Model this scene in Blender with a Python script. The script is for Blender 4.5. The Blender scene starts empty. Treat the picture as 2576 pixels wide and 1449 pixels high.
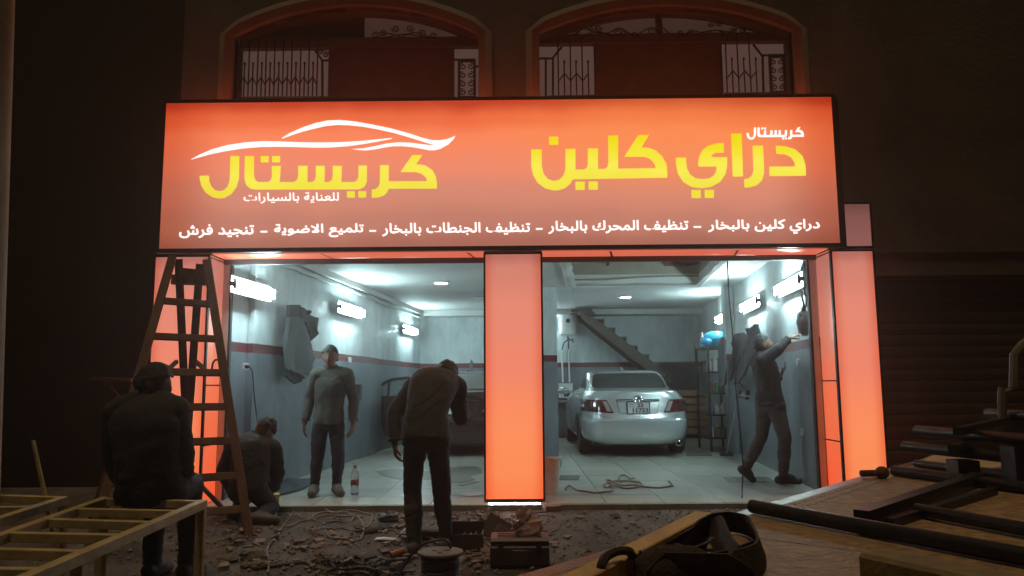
import bpy, bmesh, math, random
from mathutils import Vector, Matrix, noise
random.seed(7)
scene = bpy.context.scene
COL = scene.collection
PI = math.pi
R = math.radians

# ------------------------------------------------------------------ camera
F, PITCH, ROLL, YAW, EYE = 1935.0, R(7.165), R(0.425), R(-0.337), 1.2      # reference picture width 2576
cam_d = bpy.data.cameras.new('camera'); cam = bpy.data.objects.new('camera', cam_d); COL.objects.link(cam)
_f = Vector((math.sin(YAW)*math.cos(PITCH), math.cos(YAW)*math.cos(PITCH), math.sin(PITCH)))
_r0 = Vector((math.cos(YAW), -math.sin(YAW), 0)); _u0 = _r0.cross(_f)
_r = _r0*math.cos(ROLL) - _u0*math.sin(ROLL); _u = _r0*math.sin(ROLL) + _u0*math.cos(ROLL)
cam.matrix_world = Matrix(((_r.x,_u.x,-_f.x,0),(_r.y,_u.y,-_f.y,0),(_r.z,_u.z,-_f.z,EYE),(0,0,0,1)))
cam_d.sensor_width = 36; cam_d.lens = 36*F/2576; cam_d.clip_start = .05; cam_d.clip_end = 600
scene.camera = cam

# ------------------------------------------------------------------ world, dim street light, exposure
w = bpy.data.worlds.new('World'); scene.world = w; w.use_nodes = True
nt = w.node_tree; bg = nt.nodes['Background']
sky = nt.nodes.new('ShaderNodeTexSky'); sky.sky_type = 'NISHITA'; sky.sun_disc = False
sky.sun_elevation = R(62); sky.sun_rotation = R(200)
nt.links.new(sky.outputs[0], bg.inputs[0]); bg.inputs[1].default_value = 0.0007
sl = bpy.data.lights.new('street_light', 'SUN'); sl.energy = 0.74; sl.angle = R(6); sl.color = (1.0, .74, .40)
so = bpy.data.objects.new('street_light', sl); COL.objects.link(so)
so.rotation_euler = Vector((0.10, 0.17, -1.0)).to_track_quat('-Z', 'Y').to_euler()
scene.view_settings.view_transform = 'Standard'; scene.view_settings.look = 'None'
scene.view_settings.exposure = 0; scene.view_settings.gamma = 1; scene.view_settings.use_curve_mapping = False
scene.cycles.use_denoising = True
scene.cycles.max_bounces = 7; scene.cycles.diffuse_bounces = 4; scene.cycles.glossy_bounces = 3
scene.cycles.transmission_bounces = 6; scene.cycles.transparent_max_bounces = 8
scene.cycles.sample_clamp_indirect = 4.0

# ------------------------------------------------------------------ pixel -> point helpers (reference px 2576 wide)
def ray(px, py):
    return (_f + _r*((px-1288)/F) + _u*((724.5-py)/F))
def on_y(px, py, Y):
    d = ray(px, py); t = Y/d.y; return Vector((d.x*t, Y, EYE+d.z*t))
def on_z(px, py, Z):
    d = ray(px, py); t = (Z-EYE)/d.z; return Vector((d.x*t, d.y*t, Z))

# ------------------------------------------------------------------ materials
MATS = {}
def mat(name, col, rough=.6, metal=0., var=.25, scale=6., bump=.0, bscale=40., emit=None, estr=1., spec=.5, trans=0., alpha=1., coat=0., stretch=None):
    if name in MATS: return MATS[name]
    m = bpy.data.materials.new(name); m.use_nodes = True; N = m.node_tree.nodes; L = m.node_tree.links
    b = N['Principled BSDF']
    tc = N.new('ShaderNodeTexCoord'); src = tc.outputs['Object']
    if stretch:
        mp = N.new('ShaderNodeMapping'); mp.inputs['Scale'].default_value = stretch; L.new(src, mp.inputs[0]); src = mp.outputs[0]
    if var > 0:
        n = N.new('ShaderNodeTexNoise'); n.inputs['Scale'].default_value = scale; n.inputs['Detail'].default_value = 6; n.inputs['Roughness'].default_value = .65
        L.new(src, n.inputs['Vector'])
        r = N.new('ShaderNodeValToRGB'); e = r.color_ramp.elements
        lo = [max(0, c*(1-var)) for c in col[:3]]; hi = [min(1, c*(1+var)) for c in col[:3]]
        e[0].position = .3; e[0].color = (*lo, 1); e[1].position = .7; e[1].color = (*hi, 1)
        L.new(n.outputs[0], r.inputs[0]); L.new(r.outputs[0], b.inputs['Base Color'])
        rr = N.new('ShaderNodeMapRange'); rr.inputs['To Min'].default_value = max(.03, rough*.8); rr.inputs['To Max'].default_value = min(1, rough*1.2)
        L.new(n.outputs[0], rr.inputs[0]); L.new(rr.outputs[0], b.inputs['Roughness'])
    else:
        b.inputs['Base Color'].default_value = (*col[:3], 1); b.inputs['Roughness'].default_value = rough
    b.inputs['Metallic'].default_value = metal
    b.inputs['Specular IOR Level'].default_value = spec
    b.inputs['Transmission Weight'].default_value = trans
    b.inputs['Coat Weight'].default_value = coat
    if alpha < 1: b.inputs['Alpha'].default_value = alpha
    if emit:
        b.inputs['Emission Color'].default_value = (*emit, 1); b.inputs['Emission Strength'].default_value = estr
    if bump > 0:
        n2 = N.new('ShaderNodeTexNoise'); n2.inputs['Scale'].default_value = bscale; n2.inputs['Detail'].default_value = 5
        L.new(src, n2.inputs['Vector'])
        bp = N.new('ShaderNodeBump'); bp.inputs['Strength'].default_value = bump; bp.inputs['Distance'].default_value = .02
        L.new(n2.outputs[0], bp.inputs['Height']); L.new(bp.outputs[0], b.inputs['Normal'])
    MATS[name] = m; return m

def srgb(r, g, b):
    f = lambda c: (c/255/12.92) if c/255 <= .04045 else ((c/255+.055)/1.055)**2.4
    return (f(r), f(g), f(b))

def backlit(name, ramp, z0, z1, x0, x1, edge, edge_col, hot=None, strength=1.0, base=(.35,.12,.06)):
    """A printed translucent sheet lit from behind: print and uneven backlight are painted into one emission ramp, dimmer at the edges."""
    m = bpy.data.materials.new(name); m.use_nodes = True; N = m.node_tree.nodes; L = m.node_tree.links
    b = N['Principled BSDF']; b.inputs['Base Color'].default_value = (*base, 1); b.inputs['Roughness'].default_value = .28
    tc = N.new('ShaderNodeTexCoord'); sp = N.new('ShaderNodeSeparateXYZ'); L.new(tc.outputs['Object'], sp.inputs[0])
    mz = N.new('ShaderNodeMapRange'); mz.inputs['From Min'].default_value = z0; mz.inputs['From Max'].default_value = z1; L.new(sp.outputs['Z'], mz.inputs[0])
    nz = N.new('ShaderNodeTexNoise'); nz.inputs['Scale'].default_value = 1.3; nz.inputs['Detail'].default_value = 2; L.new(tc.outputs['Object'], nz.inputs['Vector'])
    ad = N.new('ShaderNodeMath'); ad.operation = 'MULTIPLY_ADD'; ad.inputs[1].default_value = .16; L.new(nz.outputs[0], ad.inputs[0])
    sb = N.new('ShaderNodeMath'); sb.operation = 'SUBTRACT'; sb.inputs[1].default_value = .08; L.new(mz.outputs[0], sb.inputs[0]); L.new(sb.outputs[0], ad.inputs[2])
    r = N.new('ShaderNodeValToRGB'); r.color_ramp.interpolation = 'EASE'
    el = r.color_ramp.elements
    while len(el) > 1: el.remove(el[-1])
    for i, (p, c) in enumerate(ramp):
        e = el[0] if i == 0 else el.new(p)
        e.position = p; e.color = (*srgb(*c), 1)
    L.new(ad.outputs[0], r.inputs[0])
    col = r.outputs[0]
    if hot:                                          # painted hot spot, as from tubes close behind
        hx, hz, hr, hc, ha = hot
        cx = N.new('ShaderNodeCombineXYZ'); L.new(sp.outputs['X'], cx.inputs[0]); L.new(sp.outputs['Z'], cx.inputs[1])
        vd = N.new('ShaderNodeVectorMath'); vd.operation = 'SUBTRACT'; vd.inputs[1].default_value = (hx, hz, 0); L.new(cx.outputs[0], vd.inputs[0])
        vs = N.new('ShaderNodeVectorMath'); vs.operation = 'MULTIPLY'; vs.inputs[1].default_value = (1/hr[0], 1/hr[1], 0); L.new(vd.outputs[0], vs.inputs[0])
        vl = N.new('ShaderNodeVectorMath'); vl.operation = 'LENGTH'; L.new(vs.outputs[0], vl.inputs[0])
        mr = N.new('ShaderNodeMapRange'); mr.interpolation_type = 'SMOOTHERSTEP'; mr.inputs['From Min'].default_value = 1; mr.inputs['From Max'].default_value = 0
        mr.inputs['To Min'].default_value = 0; mr.inputs['To Max'].default_value = ha; L.new(vl.outputs['Value'], mr.inputs[0])
        mx = N.new('ShaderNodeMix'); mx.data_type = 'RGBA'; L.new(mr.outputs[0], mx.inputs[0]); L.new(col, mx.inputs[6]); mx.inputs[7].default_value = (*srgb(*hc), 1)
        col = mx.outputs[2]
    a1 = N.new('ShaderNodeMapRange'); a1.interpolation_type = 'SMOOTHSTEP'; a1.inputs['From Min'].default_value = x0; a1.inputs['From Max'].default_value = x0+edge; L.new(sp.outputs['X'], a1.inputs[0])
    a2 = N.new('ShaderNodeMapRange'); a2.interpolation_type = 'SMOOTHSTEP'; a2.inputs['From Min'].default_value = x1; a2.inputs['From Max'].default_value = x1-edge; L.new(sp.outputs['X'], a2.inputs[0])
    mm = N.new('ShaderNodeMath'); mm.operation = 'MULTIPLY'; L.new(a1.outputs[0], mm.inputs[0]); L.new(a2.outputs[0], mm.inputs[1])
    mx = N.new('ShaderNodeMix'); mx.data_type = 'RGBA'; mx.blend_type = 'MULTIPLY'; inv = N.new('ShaderNodeMath'); inv.operation = 'SUBTRACT'; inv.inputs[0].default_value = 1; L.new(mm.outputs[0], inv.inputs[1])
    L.new(inv.outputs[0], mx.inputs[0]); L.new(col, mx.inputs[6]); mx.inputs[7].default_value = (*edge_col, 1)
    L.new(mx.outputs[2], b.inputs['Emission Color']); b.inputs['Emission Strength'].default_value = strength
    return m

# ------------------------------------------------------------------ mesh helpers
def frame_of(d):
    d = d.normalized(); a = Vector((0,0,1)) if abs(d.z) < .95 else Vector((1,0,0))
    u = d.cross(a).normalized(); return u, u.cross(d).normalized()
class MB:
    def __init__(s): s.v = []; s.f = []; s.m = []
    def add(s, vs, fs, mi=0):
        o = len(s.v); s.v += [Vector(v) for v in vs]; s.f += [tuple(i+o for i in f) for f in fs]; s.m += [mi]*len(fs); return s
    def box(s, c0, c1, mi=0):
        (x0,y0,z0),(x1,y1,z1) = c0, c1
        return s.add([(x0,y0,z0),(x1,y0,z0),(x1,y1,z0),(x0,y1,z0),(x0,y0,z1),(x1,y0,z1),(x1,y1,z1),(x0,y1,z1)],
                     [(0,3,2,1),(4,5,6,7),(0,1,5,4),(1,2,6,5),(2,3,7,6),(3,0,4,7)], mi)
    def beam(s, p, q, w, h, up=Vector((0,0,1)), bev=0, mi=0):           # rectangular bar from p to q, w wide, h along 'up'
        p, q = Vector(p), Vector(q); d = (q-p).normalized(); sd = d.cross(up).normalized(); uu = sd.cross(d).normalized()
        b = bev
        if b: prof = [(-w/2+b,-h/2),(w/2-b,-h/2),(w/2,-h/2+b),(w/2,h/2-b),(w/2-b,h/2),(-w/2+b,h/2),(-w/2,h/2-b),(-w/2,-h/2+b)]
        else: prof = [(-w/2,-h/2),(w/2,-h/2),(w/2,h/2),(-w/2,h/2)]
        n = len(prof); vs = [c+sd*a+uu*e for c in (p,q) for a,e in prof]
        fs = [(i,(i+1)%n,n+(i+1)%n,n+i) for i in range(n)]+[tuple(range(n-1,-1,-1)),tuple(range(n,2*n))]
        return s.add(vs, fs, mi)
    def tube(s, pts, r, n=8, cap=True, mi=0):
        pts = [Vector(p) for p in pts]; rs = r if isinstance(r,(list,tuple)) else [r]*len(pts)
        u = None; vs = []
        for i,p in enumerate(pts):
            d = (pts[min(i+1,len(pts)-1)]-pts[max(i-1,0)])
            if d.length < 1e-9: d = Vector((0,0,1))
            d.normalize()
            if u is None: u,_ = frame_of(d)
            u = (u-d*u.dot(d))
            if u.length < 1e-6: u,_ = frame_of(d)
            u.normalize(); v = d.cross(u)
            vs += [p+(u*math.cos(2*PI*k/n)+v*math.sin(2*PI*k/n))*rs[i] for k in range(n)]
        fs = [(i*n+k,i*n+(k+1)%n,(i+1)*n+(k+1)%n,(i+1)*n+k) for i in range(len(pts)-1) for k in range(n)]
        if cap: fs += [tuple(range(n-1,-1,-1)), tuple((len(pts)-1)*n+k for k in range(n))]
        return s.add(vs, fs, mi)
    def lathe(s, c, prof, n=20, axis=Vector((0,0,1)), mi=0, cap=True):   # prof: (r, h)
        c = Vector(c); u,v = frame_of(axis); a = axis.normalized()
        vs = [c+a*h+(u*math.cos(2*PI*k/n)+v*math.sin(2*PI*k/n))*r for r,h in prof for k in range(n)]
        fs = [(i*n+k,i*n+(k+1)%n,(i+1)*n+(k+1)%n,(i+1)*n+k) for i in range(len(prof)-1) for k in range(n)]
        if cap: fs += [tuple(range(n-1,-1,-1)), tuple((len(prof)-1)*n+k for k in range(n))]
        return s.add(vs, fs, mi)
    def poly(s, pts, off, mi=0):                                          # closed polygon extruded by vector off
        pts = [Vector(p) for p in pts]; n = len(pts)
        vs = pts+[p+off for p in pts]
        return s.add(vs, [tuple(range(n)), tuple(range(2*n-1,n-1,-1))]+[(i,n+i,n+(i+1)%n,(i+1)%n) for i in range(n)], mi)
    def ball(s, c, r, n=10, m=7, mi=0, jit=0, rnd=random):
        c = Vector(c); r = r if isinstance(r,(tuple,list)) else (r,r,r)
        vs = [c+Vector((0,0,-r[2]))]
        for i in range(1,m):
            t = PI*i/m
            for k in range(n):
                j = 1+rnd.uniform(-jit,jit)
                vs.append(c+Vector((math.sin(t)*math.cos(2*PI*k/n)*r[0]*j, math.sin(t)*math.sin(2*PI*k/n)*r[1]*j, -math.cos(t)*r[2]*j)))
        vs.append(c+Vector((0,0,r[2]))); e = len(vs)-1
        fs = [(0,1+(k+1)%n,1+k) for k in range(n)]
        fs += [(1+i*n+k,1+i*n+(k+1)%n,1+(i+1)*n+(k+1)%n,1+(i+1)*n+k) for i in range(m-2) for k in range(n)]
        fs += [(e,1+(m-2)*n+k,1+(m-2)*n+(k+1)%n) for k in range(n)]
        return s.add(vs, fs, mi)
    def mesh(s, name, mats, off=Vector(), smooth=False, tri=False, recalc=True):
        me = bpy.data.meshes.new(name); me.from_pydata([v-off for v in s.v], [], s.f); 
        for m in (mats if isinstance(mats,(list,tuple)) else [mats]): me.materials.append(m)
        for p,mi in zip(me.polygons, s.m): p.material_index = mi
        if recalc or tri:
            b = bmesh.new(); b.from_mesh(me)
            if tri: bmesh.ops.triangulate(b, faces=[f for f in b.faces if len(f.verts)>4], ngon_method='EAR_CLIP')
            bmesh.ops.recalc_face_normals(b, faces=b.faces); b.to_mesh(me); b.free()
        if smooth: shade(me)
        me.update(); return me
def shade(me, ang=40):
    for p in me.polygons: p.use_smooth = True
    try: me.set_sharp_from_angle(angle=R(ang))
    except Exception: pass
def wloc(o):
    v = Vector()
    while o: v += o.location; o = o.parent
    return v
def thing(name, label, cat, loc=(0,0,0), group=None):
    o = bpy.data.objects.new(name, None); COL.objects.link(o); o.location = loc; o.empty_display_size = .1
    o['label'] = label; o['category'] = cat
    if group: o['group'] = group
    return o
def part(mb, name, m, parent, smooth=False, tri=False, local=False, label=None, kind=None, at=None):
    """world-space builder -> child mesh of parent (parents are unrotated while built)"""
    pw = Vector() if local else wloc(parent)
    c = Vector(at) if at is not None else pw
    me = mb if isinstance(mb, bpy.types.Mesh) else mb.mesh(name, m, c if not local else Vector(), smooth, tri)
    o = bpy.data.objects.new(name, me); COL.objects.link(o); o.parent = parent
    o.location = (c-pw) if not local else (0,0,0)
    if label: o['label'] = label
    if kind: o['kind'] = kind
    return o
def solo(mb, name, m, label, cat, group=None, smooth=False, tri=False, kind=None):
    xs=[v.x for v in mb.v]; ys=[v.y for v in mb.v]; zs=[v.z for v in mb.v]
    c = Vector(((min(xs)+max(xs))/2,(min(ys)+max(ys))/2,min(zs)))
    o = bpy.data.objects.new(name, mb.mesh(name, m, c, smooth, tri)); COL.objects.link(o); o.location = c
    if label: o['label'] = label
    if cat: o['category'] = cat
    if group: o['group'] = group
    if kind: o['kind'] = kind
    return o
def struct(mb, name, m, smooth=False, at=None, tri=False):
    c = Vector(at) if at is not None else Vector()
    o = bpy.data.objects.new(name, mb.mesh(name, m, c, smooth, tri)); COL.objects.link(o); o.location = c; o['kind'] = 'structure'
    return o
def copy_tree(o, parent=None):
    c = o.copy(); COL.objects.link(c); c.parent = parent
    for ch in list(o.children): copy_tree(ch, c)
    return c
def smooth_path(pts, k=6):
    pts = [Vector(p) for p in pts]; out = []
    for i in range(len(pts)-1):
        p0,p1,p2,p3 = pts[max(i-1,0)],pts[i],pts[i+1],pts[min(i+2,len(pts)-1)]
        for j in range(k):
            t=j/k; out.append(.5*((2*p1)+(p2-p0)*t+(2*p0-5*p1+4*p2-p3)*t*t+(3*p1-p0-3*p2+p3)*t**3))
    out.append(pts[-1]); return out

# ------------------------------------------------------------------ shared materials
M_frame = mat('black_metal', (.018,.016,.016), .35, .3, .3, 20)
M_wood = mat('old_wood', (.22,.125,.06), .7, 0, .45, 7, .25, 30, stretch=(1,1,.15))
M_alu = mat('aluminium', (.45,.46,.47), .4, .7, .1, 8)
M_white_plastic = mat('white_plastic', (.7,.7,.68), .4, 0, .08, 8)
M_black_plastic = mat('black_plastic', (.02,.02,.022), .45, 0, .2, 10)
M_chrome = mat('chrome', (.75,.76,.78), .12, 1, .05, 10)
M_steel = mat('dark_steel', (.045,.043,.045), .42, .7, .4, 12, .1, 60)
M_concrete = mat('concrete', (.2,.18,.16), .9, 0, .3, 3, .4, 30)
D = 8.007                      # plane of the lit shop front
GZ = -.06                      # ground in front of the shop
# ================================================================== GROUND, NEIGHBOURS
def ground_mat():
    m = mat('rough_asphalt', (.105,.09,.084), .92, 0, .55, 2.2, .8, 55, spec=.12)
    return m
g = MB(); xs = [-120,-40,-14,-8]+[-6+.25*i for i in range(53)]+[10,20,60,120]; ys = [-60,-20,-4]+[.5+.2*i for i in range(39)]+[8.6,20,60,150]
for y in ys:
    for x in xs:
        near = -6<=x<=7 and .5<=y<=8.1
        z = GZ + (noise.noise(Vector((x*1.7,y*1.7,0)))*.014+noise.noise(Vector((x*6,y*6,3)))*.006 if near else 0)
        if y>8.15: z = GZ-.02
        g.v.append(Vector((x,y,z)))
nx=len(xs)
for j in range(len(ys)-1):
    for i in range(nx-1): g.f.append((j*nx+i,j*nx+i+1,(j+1)*nx+i+1,(j+1)*nx+i)); g.m.append(0)
struct(g, 'ground', ground_mat(), smooth=True)

M_render = mat('wall_render', (.125,.098,.08), .9, 0, .3, 1.1, .35, 18)
M_stone = mat('arch_stone', (.20,.155,.12), .85, 0, .2, 2.5, .3, 25)
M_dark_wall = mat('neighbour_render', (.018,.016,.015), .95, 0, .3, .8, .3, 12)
WY = D+.42                     # outer face of the building wall
# neighbouring building on the left, standing further back
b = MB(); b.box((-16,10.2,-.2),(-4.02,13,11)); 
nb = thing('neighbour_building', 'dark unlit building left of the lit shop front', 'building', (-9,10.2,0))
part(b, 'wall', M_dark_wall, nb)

# ================================================================== SHOP BUILDING
bld = thing('shop_building', 'two storey building with arched upper windows above the shop sign', 'building', (0,WY,0))
# arch openings in world x/z, from the picture
def az(px, py, Y=WY): return on_y(px, py, Y)
def arch_pts(pl, pr, peak, n=24, Y=WY):
    """segment arc between springing pixels pl, pr through peak pixel; returns points left to right"""
    a, c, pk = az(*pl,Y), az(*pr,Y), az(*peak,Y)
    mx = (a.x+c.x)/2; half = (c.x-a.x)/2; zs = (a.z+c.z)/2; h = pk.z-zs
    r = (half*half+h*h)/(2*h); zc = zs+h-r; t0 = math.asin(half/r)
    return [Vector((mx+r*math.sin(-t0+2*t0*i/n), Y, zc+r*math.cos(-t0+2*t0*i/n))) for i in range(n+1)]
ARCH = {'L': arch_pts((592,95),(1204,92),(880,18)), 'R': arch_pts((1356,92),(1990,78),(1664,18))}
ZB = 4.30                      # base of the upper openings (behind the sign)
ZTOP = 7.4
wall = MB()
xl, xr = -3.82, 9.0
# piers and bands around the openings, butted end to end
aL, aR = ARCH['L'], ARCH['R']
TH = .34
def wbox(x0,x1,z0,z1): wall.box((x0,WY,z0),(x1,WY+TH,z1))
wbox(xl, aL[0].x, 2.62, ZTOP); wbox(aL[-1].x, aR[0].x, ZB, ZTOP); wbox(aR[-1].x, xr, 2.62, ZTOP)
wbox(aL[0].x, aR[-1].x, 2.62, ZB)
for arc in (aL, aR):
    for i in range(len(arc)-1):
        p, q = arc[i], arc[i+1]
        wall.add([(p.x,WY,p.z),(q.x,WY,q.z),(q.x,WY,ZTOP),(p.x,WY,ZTOP),(p.x,WY+TH,p.z),(q.x,WY+TH,q.z),(q.x,WY+TH,ZTOP),(p.x,WY+TH,ZTOP)],
                 [(0,1,2,3),(4,7,6,5),(0,4,5,1)])
part(wall, 'wall', M_render, bld)
# lower front wall pieces beside the openings
OL0, OL1, OR0, OR1 = -3.20, -.36, .285, 3.30
lw = MB(); lw.box((xl,WY,-.1),(OL0-.06,WY+TH,2.62)); lw.box((OR1+.06,WY,-.1),(3.95,WY+TH,2.62)); lw.box((7.6,WY,-.1),(xr,WY+TH,2.62))
part(lw, 'front_wall', M_render, bld)
lw = MB(); lw.box((-.26,WY,-.1),(.20,WY+TH,2.62)); part(lw, 'front_pier', M_render, bld)
rf = MB(); rf.box((xl,WY-.1,ZTOP),(xr,WY+9,ZTOP+.3)); part(rf, 'roof', M_render, bld)
rm = MB(); rm.box((xl,WY+TH+1.6,2.9),(xr,WY+TH+1.9,ZTOP)); part(rm, 'balcony_back_wall', M_render, bld)
# arch mouldings: raised bands following each opening
for arc in (aL, aR):
    mo = MB(); wd, pr = .155, .07
    cx = (arc[0].x+arc[-1].x)/2
    path = [Vector((arc[0].x,WY,ZB))]+list(arc)+[Vector((arc[-1].x,WY,ZB))]
    outer = []
    for i,p in enumerate(path):
        if i in (0,): n = Vector((-1,0,0))
        elif i == len(path)-1: n = Vector((1,0,0))
        else:
            t = (path[i+1]-path[i-1]).normalized(); n = Vector((-t.z,0,t.x))
        outer.append(p+n*wd)
    k = len(path)
    secs = []
    for p,o in zip(path,outer):
        mid = p.lerp(o,.55)
        secs += [p+Vector((0,-pr,0)), mid+Vector((0,-pr-.03,0)), o+Vector((0,-pr,0)), o+Vector((0,.004,0)), p+Vector((0,.1,0))]
    fs = [(i*5+a, i*5+(a+1)%5, (i+1)*5+(a+1)%5, (i+1)*5+a) for i in range(k-1) for a in range(5)]
    mo.add(secs, fs); part(mo, 'arch_moulding', M_stone, bld, smooth=True)

# upper windows: lit panes beside a dark shutter, transom, fanlight, iron grille
M_pane = mat('lit_frosted_pane', (.25,.23,.21), .5, 0, .15, 2, emit=srgb(76,62,57), estr=.85)
M_pane2 = mat('dim_frosted_pane', (.2,.18,.16), .5, 0, .15, 2, emit=srgb(58,42,34), estr=.85)
M_shutter = mat('brown_shutter', (.12,.08,.065), .7, 0, .2, 5, .1)
M_iron = mat('wrought_iron', (.02,.017,.015), .6, .4, .3, 20)
PY = WY+.24
def wrect(x0p, x1p, y0p, y1p, Y):
    a, c = on_y(x0p, y0p, Y), on_y(x1p, y1p, Y); return a.x, c.x, c.z, a.z
def bar(mb, p, q, r=.009): mb.tube([p,q], r, 5)
def upper_window(name, arc, tr0, tr1, rects, label, mull):
    w_ = part(MB().box((arc[0].x,PY+.06,ZB),(arc[-1].x,PY+.09,ZB+.01)), 'window', M_shutter, bld, label=label)
    # transom
    tz0, tz1 = tr0, tr1
    fr = MB(); fr.box((arc[0].x,PY-.06,tz0),(arc[-1].x,PY+.06,tz1))
    if mull: fr.box((mull-.035,PY-.05,tz1),(mull+.035,PY+.05,max(p.z for p in arc)))
    part(fr, 'window_frame', M_shutter, w_)
    # fanlight panes
    seg = [p for p in arc if p.z > tz1]
    halves = [(lambda x: x <= mull-.036), (lambda x: x >= mull+.036)] if mull else [lambda x: True]
    return w_
def fan_pane(parent, arc, tz, x0, x1, m):
    n = 14; pts = []
    def zt(x):
        for i in range(len(arc)-1):
            if arc[i].x <= x <= arc[i+1].x:
                t = (x-arc[i].x)/(arc[i+1].x-arc[i].x); return arc[i].z*(1-t)+arc[i+1].z*t
        return tz
    top = [Vector((x0+(x1-x0)*i/n, PY+.03, max(tz, zt(x0+(x1-x0)*i/n)))) for i in range(n+1)]
    mb = MB()
    for i in range(n):
        p,q = top[i],top[i+1]
        mb.add([(p.x,PY+.03,tz),(q.x,PY+.03,tz),q,p],[(0,1,2,3)])
    part(mb, 'pane', m, parent)
def rect_pane(parent, x0p, x1p, y0p, y1p, m, name='pane', y=PY+.03):
    x0,x1,z0,z1 = wrect(x0p,x1p,y0p,y1p,y); z0 = min(z0, z1-.05)
    part(MB().box((x0,y,min(z0,ZB)),(x1,y+.02,z1)), name, m, parent); return x0,x1,z0,z1
def scroll(mb, c, r, turns, a0, sgn, rad=.008, Y=None):
    pts = []
    n = int(14*turns)
    for i in range(n+1):
        t = i/n; a = a0+sgn*2*PI*turns*t; rr = r*(1-.75*t)
        pts.append(Vector((c[0]+rr*math.cos(a), Y, c[1]+rr*math.sin(a))))
    mb.tube(pts, rad, 5)
def grille(parent, xs0, xs1, ztop, zbase, zig, xfinial, step, x_anchor, upper=True):
    GY = WY-.02
    x = x_anchor; i = 0
    zz = MB(); prev = None
    while x <= xs1:
        tall = (i % 2 == 0)
        mb = MB()
        zt = ztop if tall else xfinial
        mb.tube([(x,GY,zbase),(x+random.uniform(-.004,.004),GY,zt)], .0085, 5)
        if not tall: mb.ball((x,GY,zt+.012), (.014,.014,.022), 6, 4)
        part(mb, 'grille_bar', M_iron, parent)
        cur = Vector((x,GY-.012, zig+(.045 if not tall else -.045)))
        if prev is not None: zz.tube([prev,cur], .008, 5)
        prev = cur; x += step; i += 1
    part(zz, 'grille_zigzag', M_iron, parent)
def scroll_panel(parent, x0, x1, z0, z1):
    GY = WY-.02; mb = MB()
    for x in (x0,x1): mb.box((x-.014,GY-.014,z0),(x+.014,GY+.014,z1))
    mb.box((x0,GY-.012,z1-.02),(x1,GY+.012,z1+.012)); mb.box((x0,GY-.012,z0),(x1,GY+.012,z0+.02))
    part(mb, 'grille_frame', M_iron, parent)
    nrow = 4; h = (z1-z0-.04)/nrow; w2 = (x1-x0)/2
    for k in range(nrow):
        s = MB()
        for sx in (0,1):
            c = (x0+w2*(.5+sx), z0+.02+h*(k+.5)); r = min(w2,h)*.46
            scroll(s, c, r, 1.35, PI/2 if sx else PI/2, 1 if sx==0 else -1, .0075, GY)
        part(s, 'grille_scroll', M_iron, parent)
# right window
zt_r = az(1664,111,PY).z; zt_r1 = az(1664,89,PY).z
mull = az(1657,60,PY).x
wR = upper_window('window', aR, zt_r, zt_r1, None, 'right arched window with a dark middle shutter and pale side panes', mull)
fan_pane(wR, aR, zt_r1, aR[0].x+.02, mull-.036, M_pane2); fan_pane(wR, aR, zt_r1, mull+.036, aR[-1].x-.02, M_pane2)
rect_pane(wR, 1357,1496,118,250, M_pane); rect_pane(wR, 1816,1986,109,250, M_pane)
rect_pane(wR, 1497,1815,112,250, M_shutter, 'shutter', PY-.02)
x0,x1,z0,z1 = wrect(1395,1500,119,247,WY-.02)
grille(wR, x0, x1-.02, zt_r, 4.36, az(1430,197).z, az(1430,160).z, .0645*2*.53, x0+.04)
x0,x1,z0,z1 = wrect(1818,1912,112,247,WY-.02)
grille(wR, x0, x1, zt_r, 4.36, az(1860,190).z, az(1860,153).z, .068, x0+.03)
for pl in ([(1357,147),(1390,147),(1413,118)],[(1391,147),(1391,247)],[(1373,149),(1373,247)],[(1895,112),(1916,139),(1978,138)],[(1918,139),(1921,240)],[(1380,243),(1496,241)],[(1822,236),(1980,234)]):
    fm = MB(); fm.tube([az(a,c,WY-.02) for a,c in pl], .014, 6); part(fm, 'grille_rail', M_iron, wR)
a = wrect(1936,1976,141,233,WY-.02); scroll_panel(wR, a[0],a[1],a[2],a[3])
# scrolls standing on the transom
for (px,py,r,a0,sg,tu) in ((1448,83,9,0,1,1.4),(1492,70,9,PI,1,1.4),(1507,71,8,0,-1,1.4),(1553,81,10,PI,-1,1.4),(1570,84,7,0,1,1.3),(1597,88,7,PI,-1,1.2),(1640,78,10,0,1,1.5),(1712,84,7,PI,-1,1.2),(1737,82,8,0,1,1.3),(1790,60,8,PI,1,1.4),(1808,58,8,0,-1,1.4),(1845,78,8,PI,-1,1.4),(1868,77,7,0,1,1.3)):
    c = az(px,py,WY+.1); s = MB(); scroll(s, (c.x,c.z), r*.0045*1.15, tu, a0, sg, .007, WY+.1); part(s, 'grille_scroll', M_iron, wR)
for pl in ([(1444,88),(1470,72),(1492,80),(1525,84),(1560,72),(1590,90)],[(1600,92),(1622,76),(1645,70),(1662,88)],[(1668,70),(1690,90)],[(1715,90),(1745,78),(1775,84),(1800,76),(1832,84),(1862,70),(1880,86)],[(1470,90),(1500,80),(1540,89)],[(1740,88),(1800,76),(1860,86)]):
    s = MB(); s.tube(smooth_path([az(a_,c_,WY+.1) for a_,c_ in pl],5), .0075, 5); part(s, 'grille_scroll', M_iron, wR)
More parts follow.
